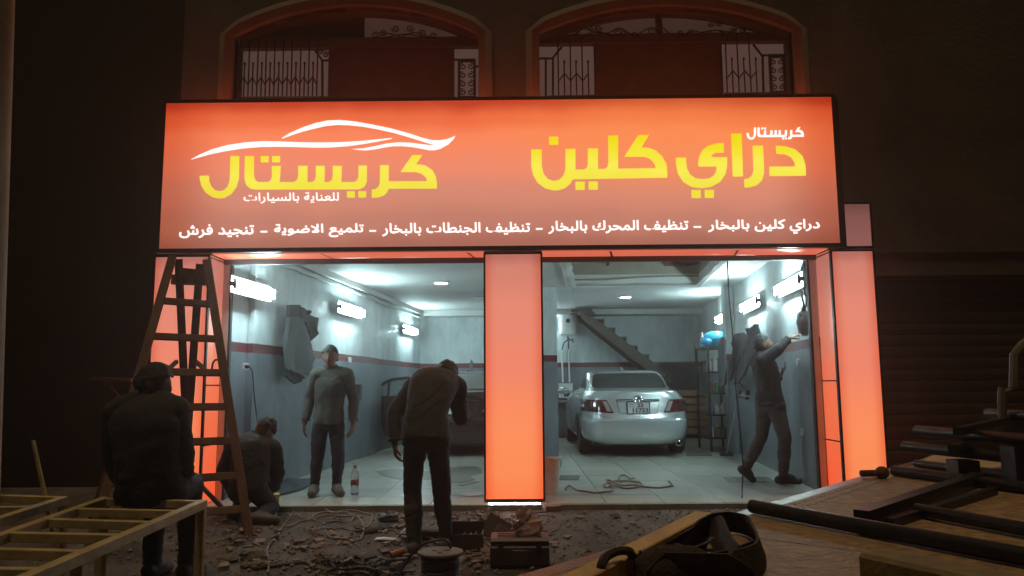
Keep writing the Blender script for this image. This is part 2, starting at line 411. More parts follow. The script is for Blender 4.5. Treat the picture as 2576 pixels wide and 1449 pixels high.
# left window
zt_l, zt_l1 = az(880,124,PY).z, az(880,100,PY).z
wL = upper_window('window', aL, zt_l, zt_l1, None, 'left arched window with pale panes at its ends', None)
xm = az(915,70,PY).x
fan_pane(wL, aL, zt_l1, aL[0].x+.02, xm-.005, M_shutter); fan_pane(wL, aL, zt_l1, xm+.005, aL[-1].x-.02, M_pane2)
rect_pane(wL, 600,826,126,254, M_pane); rect_pane(wL, 1143,1210,124,252, M_pane)
rect_pane(wL, 827,1142,125,254, M_shutter, 'shutter', PY-.02)
x0,x1,z0,z1 = wrect(606,806,127,252,WY-.02)
grille(wL, x0, x1, zt_l, 4.36, az(700,206).z, az(700,164).z, .0475*1.035, x0)
for pl in ([(793,128),(811,152),(826,152)],[(811,152),(811,246)],[(602,246),(826,245)],[(1143,150),(1196,150)],[(1193,167),(1208,167)],[(1143,247),(1208,246)],[(604,130),(603,246)]):
    fm = MB(); fm.tube([az(a,c,WY-.02) for a,c in pl], .014, 6); part(fm, 'grille_rail', M_iron, wL)
for (px,py) in ((807,130),(820,138)):
    c = az(px,py,WY-.02); s = MB(); scroll(s,(c.x,c.z),.035,1.4,0,1,.008,WY-.02); part(s,'grille_scroll',M_iron,wL)
a = wrect(1155,1194,152,246,WY-.02); scroll_panel(wL, a[0],a[1],a[2],a[3])
for (px,py,r,a0,sg) in ((945,88,9,0,1),(965,84,8,PI,-1),(995,72,9,PI,1),(1032,71,9,0,-1),(1062,84,9,PI,-1),(1090,90,8,0,1)):
    c = az(px,py,WY+.1); s = MB(); scroll(s,(c.x,c.z), r*.005, 1.4, a0, sg, .007, WY+.1); part(s,'grille_scroll',M_iron,wL)
for pl in ([(948,96),(975,84),(1010,92),(1040,82),(1070,90),(1100,96)],[(960,97),(1020,86),(1080,97)]):
    s = MB(); s.tube(smooth_path([az(a_,c_,WY+.1) for a_,c_ in pl],5), .0075, 5); part(s,'grille_scroll',M_iron,wL)

# ================================================================== BIG SIGN
SX0, SX1, SZ0, SZ1 = -3.782, 3.4135, 2.655, 4.257
sign = thing('shop_sign', 'long lit orange shop sign with yellow lettering and a white car outline', 'sign', (0,D,SZ0))
M_sign = backlit('sign_print', [(0,(168,104,88)),(.16,(194,126,108)),(.36,(216,138,116)),(.56,(242,140,110)),(.74,(254,136,94)),(.87,(242,110,66)),(1,(196,64,36))], 0, SZ1-SZ0, SX0, SX1, .75, (.78,.52,.42),
                 hot=(1.7,1.10,(2.9,.85),(255,146,78),.6), strength=1.0)
fp = MB(); fp.box((SX0,D,SZ0),(SX1,D+.02,SZ1)); part(fp, 'face_panel', M_sign, sign)
fr = MB(); e = .035
fr.box((SX0-e,D-.012,SZ1),(SX1+e,D+.30,SZ1+e)); fr.box((SX0-e,D-.012,SZ0-.045),(SX1+e+.03,D+.05,SZ0))
fr.box((SX0-e,D-.012,SZ0),(SX0,D+.30,SZ1)); fr.box((SX1,D-.012,SZ0),(SX1+e+.03,D+.30,SZ1))
part(fr, 'frame', M_frame, sign)
tp = MB(); tp.box((SX0+.02,D+.03,SZ1+e+.003),(SX1-.02,D+.27,SZ1+e+.012)); part(tp, 'top_panel', mat('added_top_glow',(.4,.15,.08),.4,0,0,emit=(1.0,.13,.045),estr=1.7), sign)  # glowing panel added to throw red light on the wall above
bk = MB(); bk.box((SX0,D+.28,SZ0),(SX1,D+.30,SZ1)); part(bk, 'back_panel', M_frame, sign)
LY = D-.004
def trace(pts, ox, oy=0, s=.3703):
    return [on_y(ox+x*s, oy+y*s, LY) for x,y in pts]
def ramp_letters(name, stops, z0, z1, strength=1.0):
    m = bpy.data.materials.new(name); m.use_nodes = True; N = m.node_tree.nodes; L = m.node_tree.links; b_ = N['Principled BSDF']
    tc = N.new('ShaderNodeTexCoord'); sp = N.new('ShaderNodeSeparateXYZ'); L.new(tc.outputs['Object'], sp.inputs[0])
    mz = N.new('ShaderNodeMapRange'); mz.inputs['From Min'].default_value = z0; mz.inputs['From Max'].default_value = z1; L.new(sp.outputs['Z'], mz.inputs[0])
    nz = N.new('ShaderNodeTexNoise'); nz.inputs['Scale'].default_value = 2.0; L.new(tc.outputs['Object'], nz.inputs['Vector'])
    ad = N.new('ShaderNodeMath'); ad.operation = 'MULTIPLY_ADD'; ad.inputs[1].default_value = .7; L.new(nz.outputs[0], ad.inputs[0])
    sb = N.new('ShaderNodeMath'); sb.operation='SUBTRACT'; sb.inputs[1].default_value=.35; L.new(mz.outputs[0], sb.inputs[0]); L.new(sb.outputs[0], ad.inputs[2])
    r_ = N.new('ShaderNodeValToRGB'); el = r_.color_ramp.elements
    while len(el)>1: el.remove(el[-1])
    for i,(p,c) in enumerate(stops):
        e_ = el[0] if i==0 else el.new(p); e_.position=p; e_.color=(*srgb(*c),1)
    L.new(ad.outputs[0], r_.inputs[0]); L.new(r_.outputs[0], b_.inputs['Emission Color']); b_.inputs['Emission Strength'].default_value = strength
    b_.inputs['Base Color'].default_value = (.5,.5,.1,1); return m
M_yel = ramp_letters('yellow_print', [(0,(242,226,60)),(.4,(252,240,84)),(.75,(246,228,40)),(1,(240,220,12))], .55, 1.25)
M_whi = mat('white_print', (.8,.8,.8), .3, 0, 0, emit=(1,.97,.95), estr=1.15)
W1 = [ [(719,1060),(716,1215),(700,1270),(665,1318),(620,1343),(580,1348),(535,1338),(490,1308),(462,1262),(450,1210),(450,1195),(512,1193),(514,1230),(528,1265),(552,1290),(585,1300),(618,1290),(640,1268),(653,1235),(656,1200),(660,1060)],
 [(758,1060),(818,1060),(818,1195),(828,1225),(850,1237),(915,1237),(936,1222),(942,1195),(940,1127),(1000,1127),(996,1205),(991,1237),(1090,1237),(1113,1222),(1120,1195),(1120,1127),(1182,1127),(1182,1237),(1215,1237),(1235,1222),(1240,1195),(1240,1127),(1299,1127),(1297,1237),(1330,1237),(1350,1222),(1355,1195),(1355,1127),(1415,1127),(1412,1237),(1500,1237),(1520,1225),(1530,1200),(1530,1125),(1586,1125),(1585,1235),(1570,1268),(1535,1285),(1500,1286),(830,1287),(795,1281),(767,1258),(755,1215)],
 [(865,1060),(918,1060),(918,1102),(865,1102)], [(943,1060),(996,1060),(996,1102),(943,1102)], [(1452,1300),(1504,1300),(1504,1342),(1452,1342)], [(1529,1299),(1581,1299),(1581,1341),(1529,1341)],
 [(1677,1123),(1735,1123),(1733,1232),(1998,1231),(1985,1203),(1955,1178),(1920,1168),(1815,1168),(1895,1054),(1963,1053),(1917,1118),(1945,1117),(1985,1125),(2030,1155),(2055,1200),(2062,1250),(2062,1280),(1733,1281),(1725,1303),(1705,1325),(1675,1338),(1645,1342),(1619,1342),(1620,1288),(1645,1285),(1665,1270),(1675,1245)] ]
W2 = [ [(167,1015),(237,1015),(238,1130),(250,1180),(278,1215),(315,1230),(355,1222),(385,1195),(400,1150),(400,1012),(467,1010),(467,1152),(525,1152),(545,1140),(552,1115),(552,1008),(620,1008),(620,1148),(665,1148),(685,1135),(692,1100),(690,921),(757,920),(757,1146),(1015,1142),(1003,1110),(975,1078),(940,1065),(800,1063),(895,917),(968,916),(915,1002),(960,1003),(1010,1020),(1055,1060),(1085,1115),(1091,1165),(1091,1206),(450,1217),(430,1250),(395,1278),(350,1292),(310,1292),(260,1278),(210,1240),(180,1190),(168,1130)],
 [(288,928),(350,928),(351,982),(289,982)], [(468,1234),(530,1234),(530,1290),(468,1290)], [(557,1233),(619,1233),(619,1288),(557,1288)],
 [(1150,1071),(1152,1120),(1165,1180),(1200,1235),(1260,1270),(1325,1278),(1390,1268),(1450,1235),(1485,1185),(1498,1130),(1498,1068),(1388,1068),(1395,1050),(1420,1037),(1475,1036),(1475,973),(1430,973),(1370,990),(1330,1020),(1308,1065),(1303,1100),(1303,1130),(1427,1130),(1425,1165),(1405,1195),(1375,1212),(1330,1217),(1285,1212),(1245,1185),(1225,1145),(1219,1100),(1219,1071)],
 [(1256,1291),(1318,1291),(1319,1345),(1257,1345)], [(1346,1290),(1408,1290),(1408,1344),(1346,1344)], [(1526,908),(1595,907),(1606,1197),(1537,1199)],
 [(1671,990),(1741,989),(1749,1150),(1748,1180),(1735,1225),(1700,1258),(1650,1272),(1616,1273),(1615,1217),(1640,1213),(1665,1195),(1678,1160)],
 [(1830,990),(1890,993),(1960,1015),(2010,1060),(2030,1120),(2033,1193),(1787,1195),(1786,1132),(1960,1131),(1955,1100),(1930,1065),(1890,1047),(1832,1044)] ]
SW = [ [(1008,938),(1060,905),(1150,865),(1240,835),(1320,818),(1400,815),(1500,824),(1620,845),(1750,872),(1880,908),(1960,935),(2030,952),(2080,953),(2130,945),(2160,935),(2187,922),(2175,945),(2140,980),(2090,1008),(2050,1020),(2010,1020),(1950,1008),(1890,998),(1820,992),(1760,993),(1700,1002),(1640,1014),(1580,1021),(1530,1018),(1487,1012),(1560,1008),(1640,993),(1720,975),(1800,967),(1880,969),(1950,978),(2010,985),(2048,985),(2000,972),(1930,950),(1850,925),(1760,900),(1660,878),(1560,860),(1460,850),(1380,848),(1300,857),(1200,880),(1110,905),(1012,941)],
 [(390,1084),(450,1050),(540,1012),(640,985),(760,967),(880,959),(1000,961),(1120,966),(1260,968),(1400,966),(1540,958),(1650,947),(1757,937),(1755,942),(1680,957),(1580,975),(1460,992),(1340,1001),(1220,1002),(1100,998),(980,996),(860,998),(740,1008),(620,1027),(520,1048),(440,1070)] ]
def letters(polys, ox, m, name='lettering', f=None):
    mb = MB()
    for pl in polys:
        if f: pl = [f(*p) for p in pl]
        mb.poly(trace(pl, ox), Vector((0,.006,0)))
    return part(mb, name, m, sign, tri=True)
letters(W1, 335.4, M_yel); letters(W2, 1274.6, M_yel)
letters(SW, 335.4, M_whi, 'car_outline')
letters(W1, 1274.6, M_whi, 'lettering', lambda x,y: (1630+(x-450)*390/1612, 864+(y-1053)*84/295))
# Arabic small print: presentation forms, laid right to left
FORMS = {'ا':(0xFE8D,0),'أ':(0xFE83,0),'ب':(0xFE8F,1),'ة':(0xFE93,0),'ت':(0xFE95,1),'ج':(0xFE9D,1),'ح':(0xFEA1,1),'خ':(0xFEA5,1),'د':(0xFEA9,0),'ر':(0xFEAD,0),'س':(0xFEB1,1),'ش':(0xFEB5,1),'ض':(0xFEBD,1),'ط':(0xFEC1,1),'ظ':(0xFEC5,1),'ع':(0xFEC9,1),'ف':(0xFED1,1),'ك':(0xFED9,1),'ل':(0xFEDD,1),'م':(0xFEE1,1),'ن':(0xFEE5,1),'و':(0xFEED,0),'ي':(0xFEF1,1)}
def shape_ar(t):
    out = []; prev = False; i = 0
    while i < len(t):
        c = t[i]
        if c == ' ': out.append(' '); prev = False; i += 1; continue
        if c == 'ل' and i+1 < len(t) and t[i+1] == 'ا':
            out.append(chr(0xFEFC if prev else 0xFEFB)); prev = False; i += 2; continue
        base, dual = FORMS[c]; nxt = i+1 < len(t) and t[i+1] in FORMS and dual
        k = (3 if nxt else 1) if prev else (2 if nxt else 0)
        out.append(chr(base+k)); prev = bool(dual); i += 1
    return ''.join(reversed(out))
def text_mesh(body, off=0.):
    c = bpy.data.curves.new('print', 'FONT'); c.body = body; c.resolution_u = 3; c.offset = off
    o = bpy.data.objects.new('print', c); COL.objects.link(o)
    dg = bpy.context.evaluated_depsgraph_get(); ev = o.evaluated_get(dg); me = ev.to_mesh()
    vs = [v.co.copy() for v in me.vertices]; fs = [tuple(p.vertices) for p in me.polygons]
    ev.to_mesh_clear(); COL.objects.unlink(o); bpy.data.objects.remove(o); bpy.data.curves.remove(c)
    return vs, fs
def text_fit(body, x0, x1, y0, y1, m, parent, off=.014, slope=0., Y=None):
    vs, fs = text_mesh(body, 0); Y = Y or LY
    ax=[v.x for v in vs]; ay=[v.y for v in vs]; lx,hx,ly,hy=min(ax),max(ax),min(ay),max(ay)
    mb = MB()
    for k, (dx, dy) in enumerate(((0,0),(off,0),(-off,0),(0,off),(0,-off),(off*.7,off*.7),(-off*.7,-off*.7))):
        mb.add([on_y(x0+(v.x-lx)/(hx-lx)*(x1-x0)+dx*34, y1-(v.y-ly)/(hy-ly)*(y1-y0)-slope*((v.x-lx)/(hx-lx)-.5)+dy*34, Y) + Vector((0,.0006*k,0)) for v in vs], fs)
    return part(mb, 'lettering', m, parent)
for t,x0,x1,y0,y1 in (('دراي كلين بالبخار',1782,2062,552.5,588),('تنظيف المحرك بالبخار',1380,1731,554.5,586),('تنظيف الجنطات بالبخار',962,1333,560,592),('تلميع الاضوية',690,914,563,596),('تنجيد فرش',451,638,564.5,597.5)):
    text_fit(shape_ar(t), x0, x1, y0, y1, M_whi, sign, .022, slope=(x1-x0)*.0105)
text_fit(shape_ar('للعناية بالسيارات'), 613, 852, 484, 511, M_whi, sign, .008, slope=1)
ds = MB()
for x0,x1,y in ((1745,1764,571),(1348,1365,576),(929,946,581),(655,672,583)):
    ds.poly([on_y(x0,y-2.5,LY),on_y(x1,y-2.6,LY),on_y(x1,y+2,LY),on_y(x0,y+2,LY)], Vector((0,.006,0)))
part(ds, 'lettering', M_whi, sign)

# ================================================================== LIT PILLARS
PT = 2.585
def pillar(x0, x1, label, sides, zb=0.0, zt=PT):
    t = thing('light_pillar', label, 'lit pillar', ((x0+x1)/2,D,zb), group='lit orange pillars of the shop front')
    zc = zb
    cx = (x0+x1)/2
    m = backlit('pillar_print', [(0,(255,122,70)),(.12,(255,134,84)),(.3,(255,140,96)),(.52,(242,136,108)),(.75,(232,138,116)),(.93,(214,130,114)),(1,(184,110,98))], 0, zt-zb, x0-cx, x1-cx, .14, (.88,.6,.52), hot=(0,.5,(.6,.9),(255,150,92),.5))
    part(MB().box((x0+.02,D,zb+.03),(x1-.02,D+.015,zt-.02)), 'front_panel', m, t)
    f_ = MB(); f_.box((x0,D-.01,zb),(x0+.02,D+.03,zt)); f_.box((x1-.02,D-.01,zb),(x1,D+.03,zt)); f_.box((x0+.02,D-.01,zt-.02),(x1-.02,D+.03,zt)); f_.box((x0+.02,D-.01,zb),(x1-.02,D+.03,zb+.03))
    part(f_, 'frame', M_frame, t)
    ms = backlit('side_print', [(0,(255,92,50)),(.4,(246,110,70)),(.7,(215,120,98)),(1,(175,108,98))], 0, zt-zb, -2+x0-cx, 2+x1-cx, .01, (1,1,1), strength=.9)
    for s in sides:
        x = x1 if s > 0 else x0
        xa, xb = (x-.012, x) if s > 0 else (x, x+.012)
        part(MB().box((xa,D+.03,zb),(xb,D+.385,zt)), 'side_panel', ms, t)
        sf = MB()
        for zz in (zb+.02, zb+.62, zb+1.24, zt-.03):
            sf.box((min(xa,x)+(.002 if s>0 else -.004),D+.03,zz),(max(xb,x)+(.004 if s>0 else -.002),D+.385,zz+.014))
        part(sf, 'side_strip', M_frame, t)
    return t
pillar(-3.83,-3.235,'left lit orange pillar behind the wooden stepladder',[-1,1],-.03)  # outer glowing side is unseen, added to match the right pillar
pc = pillar(-.345,.275,'middle lit orange pillar between the two garage bays',[-1,1],.02)
pillar(3.30,3.765,'right lit orange pillar between the garage bay and the roller shutter',[-1,1],-.03)  # outer glowing side is unseen, added to redden the shutter
# white tube leaking light under the middle pillar
M_leak = mat('pillar_tube', (.8,.8,.8), .4, 0, 0, emit=(.95,.93,1.0), estr=45)
tb = MB(); tb.tube([(-.30,D-.004,.006),(.22,D-.004,.006)], .006, 8); part(tb, 'lamp_tube', M_leak, pc)
# small light box right of the sign, given a dim glow
bx = thing('light_box', 'small dim pink light box beside the lower right corner of the sign', 'light box', (3.7,D+.05,2.66))
a = on_y(2123,514,D+.05); c = on_y(2193,613,D+.05)
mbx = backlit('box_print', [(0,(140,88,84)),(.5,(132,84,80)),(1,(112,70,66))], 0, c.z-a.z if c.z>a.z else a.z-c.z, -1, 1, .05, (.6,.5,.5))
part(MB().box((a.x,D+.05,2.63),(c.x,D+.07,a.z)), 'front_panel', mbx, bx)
f_=MB(); f_.box((a.x-.02,D+.04,2.60),(a.x,D+.3,a.z+.02)); f_.box((c.x,D+.04,2.60),(c.x+.02,D+.3,a.z+.02)); f_.box((a.x,D+.04,a.z),(c.x,D+.3,a.z+.02)); f_.box((a.x,D+.04,2.60),(c.x,D+.3,2.63)); part(f_,'frame',M_frame,bx)
# soffits: lit orange sheets under the sign, over each opening
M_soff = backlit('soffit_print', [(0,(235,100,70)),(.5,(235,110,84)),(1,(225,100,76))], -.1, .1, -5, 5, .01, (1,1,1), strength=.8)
for x0,x1,lab,div in ((-3.235,-.345,'lit orange soffit strip over the left garage bay',(-2.08,-.52)),(.275,3.30,'lit orange soffit strip over the right garage bay',(1.0,2.35))):
    t = thing('soffit', lab, 'soffit', ((x0+x1)/2,D+.05,2.60))
    o_ = 2.60-.0
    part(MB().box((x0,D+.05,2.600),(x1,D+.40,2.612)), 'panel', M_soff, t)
    s=MB()
    for x in div: s.add([(x-.012,D+.05,2.597),(x+.012,D+.05,2.597),(x+.072,D+.40,2.597),(x+.048,D+.40,2.597)],[(0,1,2,3)])
    part(s, 'strip', M_frame, t)
    lt = MB(); lt.box((x0,D+.37,2.54),(x1,D+.42,2.596)); part(lt, 'lintel_trim', mat('dark_trim',(.06,.05,.06),.5,0,.2,8), t)
# door jambs
for x0,x1,lab,nm in ((-3.232,-3.165,'pale metal door jamb beside the left pillar','L'),(3.222,3.285,'pale metal door jamb beside the right pillar','R')):
    t = thing('door_jamb', lab, 'door jamb', ((x0+x1)/2,D+.42,0))
    part(MB().box((x0,D+.385,0),(x1,D+.47,2.54)), 'jamb', M_alu, t)
    s=MB(); xx = x1 if nm=='L' else x0-.018
    s.box((xx,D+.40,0),(xx+.018,D+.46,2.54)); part(s, 'guide_rail', M_black_plastic, t)
# roller shutter to the right
rs = thing('roller_shutter', 'dark closed roller shutter right of the lit shop front', 'roller shutter', (5.8,WY+.1,0))
M_slat = mat('shutter_slat', (.08,.06,.05), .5, .5, .2, 5, .05)
sx0,sx1 = 3.97,7.58
sl_me = None; z = -.04; n=0
while z < 2.36:
    mb = MB(); prof=[(0,.0),(-.010,.02),(-.014,.06),(-.010,.1),(0,.122)]
    vs=[(x,WY+.10+dy,zz) for x in (sx0,sx1) for dy,zz in prof]+[(x,WY+.12,zz) for x in (sx0,sx1) for zz in (0,.122)]
    mb.add(vs,[(i,i+1,6+i,5+i) for i in range(4)])
    if sl_me is None: sl_me = mb.mesh('slat', M_slat, Vector((5.8,WY+.1,0)))
    o=bpy.data.objects.new('slat',sl_me); COL.objects.link(o); o.parent=rs; o.location=(0,0,z); z+=.125
hb = MB(); hb.box((sx0-.02,WY+.02,2.37),(sx1+.02,WY+.33,2.62)); part(hb,'shutter_box',M_render,rs)
# pipe along the far left edge of the view
pl = MB(); p0 = on_y(2,620,5.0); 
pl.tube([(-3.40,5.0,GZ-.05),(-3.51,5,2.35),(-3.70,5,6.6)],.11,18); solo(pl,'street_pole',mat('pole_paint',(.38,.34,.24),.7,0,.2,3,.1),'pale round street pole at the far left edge','pole',smooth=True)
# ================================================================== GARAGE INTERIOR
WD = Vector((.0993,.995,0)).normalized(); WYI = WY+.02
LP0, RP0 = Vector((-3.17,WYI,0)), Vector((3.30,WYI,0))
YB = 17.8; CZ = 2.88
def wall_mat():
    m = bpy.data.materials.new('painted_wall'); m.use_nodes = True; N = m.node_tree.nodes; L = m.node_tree.links; b = N['Principled BSDF']
    tc = N.new('ShaderNodeTexCoord'); sp = N.new('ShaderNodeSeparateXYZ'); L.new(tc.outputs['Object'], sp.inputs[0])
    nz = N.new('ShaderNodeTexNoise'); nz.inputs['Scale'].default_value = 3; nz.inputs['Detail'].default_value = 7; L.new(tc.outputs['Object'], nz.inputs['Vector'])
    ad = N.new('ShaderNodeMath'); ad.operation = 'MULTIPLY_ADD'; ad.inputs[1].default_value = .012; L.new(nz.outputs[0], ad.inputs[0]); L.new(sp.outputs['Z'], ad.inputs[2])
    r = N.new('ShaderNodeValToRGB'); r.color_ramp.interpolation = 'CONSTANT'; e = r.color_ramp.elements
    e[0].position = 0; e[0].color = (.20,.235,.265,1); e[1].position = 1.582/4; e[1].color = (.15,.035,.04,1)
    x = e.new(1.688/4); x.color = (.62,.69,.70,1)
    dv = N.new('ShaderNodeMath'); dv.operation = 'DIVIDE'; dv.inputs[1].default_value = 4; L.new(ad.outputs[0], dv.inputs[0]); L.new(dv.outputs[0], r.inputs[0])
    n2 = N.new('ShaderNodeTexNoise'); n2.inputs['Scale'].default_value = 1.6; n2.inputs['Detail'].default_value = 8; n2.inputs['Roughness'].default_value = .7
    mp = N.new('ShaderNodeMapping'); mp.inputs['Scale'].default_value = (1.5,1.5,.55); L.new(tc.outputs['Object'], mp.inputs[0]); L.new(mp.outputs[0], n2.inputs['Vector'])
    r2 = N.new('ShaderNodeValToRGB'); e2 = r2.color_ramp.elements; e2[0].position = .32; e2[0].color = (.55,.54,.53,1); e2[1].position = .62; e2[1].color = (1,1,1,1); L.new(n2.outputs[0], r2.inputs[0])
    mx = N.new('ShaderNodeMix'); mx.data_type = 'RGBA'; mx.blend_type = 'MULTIPLY'; mx.inputs[0].default_value = .8; L.new(r.outputs[0], mx.inputs[6]); L.new(r2.outputs[0], mx.inputs[7])
    L.new(mx.outputs[2], b.inputs['Base Color']); b.inputs['Roughness'].default_value = .38
    rr = N.new('ShaderNodeMapRange'); rr.inputs['To Min'].default_value = .22; rr.inputs['To Max'].default_value = .55; L.new(n2.outputs[0], rr.inputs[0]); L.new(rr.outputs[0], b.inputs['Roughness'])
    bp = N.new('ShaderNodeBump'); bp.inputs['Strength'].default_value = .35; bp.inputs['Distance'].default_value = .03
    n3 = N.new('ShaderNodeTexNoise'); n3.inputs['Scale'].default_value = 5; n3.inputs['Detail'].default_value = 6; L.new(tc.outputs['Object'], n3.inputs['Vector'])
    L.new(n3.outputs[0], bp.inputs['Height']); L.new(bp.outputs[0], b.inputs['Normal'])
    return m
M_wall = wall_mat()
M_ceil = mat('ceiling_paint', (.60,.61,.59), .7, 0, .1, 1.2, .25, 7)
M_raw = mat('raw_plaster', (.33,.30,.24), .9, 0, .22, 2, .5, 14)
def prism(mb, pts, z0, z1):                      # vertical prism on plan points
    n = len(pts); vs = [(x,y,z0) for x,y in pts]+[(x,y,z1) for x,y in pts]
    return mb.add(vs, [tuple(range(n-1,-1,-1)),tuple(range(n,2*n))]+[(i,(i+1)%n,n+(i+1)%n,n+i) for i in range(n)])
def wp(side, y, off=0):                          # plan point on a side wall at depth y, off into the room
    P = LP0 if side<0 else RP0; x = P.x+WD.x/WD.y*(y-P.y)
    return (x+(off if side<0 else -off), y)
def on_wall(px, py, side, off=0):
    d = ray(px,py); k = WD.x/WD.y; P = LP0 if side<0 else RP0; o = off if side<0 else -off
    # x = P.x+o+k*(y-P.y)
    t = (P.x+o-k*P.y)/(d.x-k*d.y); return Vector((d.x*t, d.y*t, EYE+d.z*t))
w_=MB(); a,c=wp(-1,WYI),wp(-1,YB+.3); prism(w_,[a,c,(c[0]-.25,c[1]),(a[0]-.25,a[1])],-.02,4.4); struct(w_,'wall_left',M_wall)
w_=MB(); a,c=wp(-1,WYI+.001),wp(-1,14.0); prism(w_,[(a[0]+.002,a[1]+.45),(a[0]+.08+.04,a[1]+.45),(c[0]+.08,c[1]),(c[0]+.002,c[1])],-.02,CZ-.002); struct(w_,'wall_left_lining',M_wall)
w_=MB(); a,c=wp(1,WYI),wp(1,YB+.3); prism(w_,[a,(a[0]+.25,a[1]),(c[0]+.25,c[1]),c],-.02,4.4); struct(w_,'wall_right',M_wall)
w_=MB(); w_.box((-3.4,YB,-.02),(5.2,YB+.25,4.4)); struct(w_,'wall_back',M_wall)
w_=MB(); a=wp(1,13.4,.16); c=wp(1,13.75,.16); prism(w_,[(a[0]+.155,a[1]),a,c,(c[0]+.155,c[1])],-.02,CZ-.002); struct(w_,'pilaster',M_wall)
w_=MB(); prism(w_,[(.10,13.25),(.69,13.25),(.69,13.75),(.10,13.75)],-.02,CZ-.002); struct(w_,'column',M_wall)
# ceilings, recess over the right bay
rl = lambda y: .62+(y-10)*.10
rr_ = lambda y: wp(1,y)[0]-.62
YR = 13.2
c_=MB(); a,b_=wp(-1,WYI),wp(-1,YB)
prism(c_,[(a[0]-.1,WY+TH),(rl(WY+TH),WY+TH),(rl(YB),YB+.1),(b_[0]-.1,YB+.1)],CZ,CZ+.2)
prism(c_,[(rl(YR)+.002,YR),(wp(1,YR)[0]+.1,YR),(wp(1,YB)[0]+.1,YB+.1),(rl(YB)+.002,YB+.1)],CZ,CZ+.2)
prism(c_,[(rr_(WY+TH),WY+TH),(wp(1,WY+TH)[0]+.1,WY+TH),(wp(1,YR)[0]+.1,YR-.002),(rr_(YR),YR-.002)],CZ,CZ+.2)
struct(c_,'ceiling',M_ceil)
r_=MB()
prism(r_,[(rl(YR)-.1,YR+.002),(rr_(YR)+.1,YR+.002),(rr_(YR)+.1,YR+.12),(rl(YR)-.1,YR+.12)],CZ+.202,4.3)
prism(r_,[(rl(WY+TH)-.1,WY+TH),(rl(WY+TH)-.002,WY+TH),(rl(YR)-.002,YR),(rl(YR)-.1,YR)],CZ+.202,4.3)
prism(r_,[(rr_(WY+TH)+.002,WY+TH),(rr_(WY+TH)+.1,WY+TH),(rr_(YR)+.1,YR),(rr_(YR)+.002,YR)],CZ+.202,4.3)
r_.box((.2,WY+TH,4.3),(4.6,YR+.2,4.4)); struct(r_,'ceiling_recess',M_raw)
# rough broken plaster edges round the recess
e_=MB()
def rough(p,q,wd,hh):
    p,q=Vector(p),Vector(q); n=14; sd=(q-p).cross(Vector((0,0,1))).normalized()
    vs=[]; 
    for i in range(n+1):
        c=p.lerp(q,i/n); j=noise.noise(c*3.1); j2=noise.noise(c*5+Vector((9,0,0)))
        vs+=[c+sd*(wd*.5+j*.03)+Vector((0,0,-.002)),c+sd*(j2*.02)+Vector((0,0,-hh-.012*j)),c-sd*(wd*.5+j2*.03)+Vector((0,0,-.002)),c+Vector((0,0,hh*1.8+.02*j))]
    e_.add(vs,[(i*4+k,i*4+(k+1)%4,(i+1)*4+(k+1)%4,(i+1)*4+k) for i in range(n) for k in range(4)])
rough((rl(WY+TH+.2),WY+TH+.2,CZ),(rl(YR),YR-.05,CZ),.16,.03)
rough((rr_(WY+TH+.2),WY+TH+.2,CZ),(rr_(YR),YR-.05,CZ),.13,.03)
rough((rl(YR),YR,CZ),(rr_(YR),YR,CZ),.10,.025)
struct(e_,'plaster_edge',M_ceil,smooth=True)
# crack-line ledge and irregular brown slabs across the recess top
w_=MB(); pa=on_y(1420,705,YR-.03); pb=on_y(1765,694,YR-.03); w_.tube(smooth_path([pa,pa.lerp(pb,.3)+Vector((0,0,-.01)),pa.lerp(pb,.6)+Vector((0,0,.01)),pb],4),.014,5); struct(w_,'plaster_ledge',M_raw,smooth=True)
M_brown = mat('brown_slab_tone', (.10,.05,.04), .8, 0, .3, 4, .2)
for nm,pts in (('left',[(1505,600),(1608,600),(1608,650),(1600,654),(1536,654),(1532,667),(1527,668),(1524,654),(1515,648),(1505,648)]),('right',[(1664,600),(1815,600),(1812,642),(1760,662),(1740,667),(1675,668),(1668,652),(1664,650)])):
    mb=MB(); mb.poly([on_y(x,y,YR-.12) for x,y in pts],Vector((0,.06,0))); 
    solo(mb,'brown_slab',M_brown,'irregular brown slab in the '+nm+' part of the ceiling recess','board',tri=True)
# beam along the back and cornice
w_=MB(); w_.box((-2.1,YB-.5,CZ-.12),(4.3,YB-.001,CZ-.002)); struct(w_,'ceiling_beam',M_ceil)
w_=MB(); a,c=wp(-1,WYI+.5,.12),wp(-1,YB-.52,.10); w_.beam((a[0]+.03,a[1],CZ-.05),(c[0]+.03,c[1],CZ-.05),.06,.09); w_.beam((a[0]+.012,a[1],CZ-.16),(c[0]+.012,c[1],CZ-.16),.03,.03); struct(w_,'cornice',M_ceil)

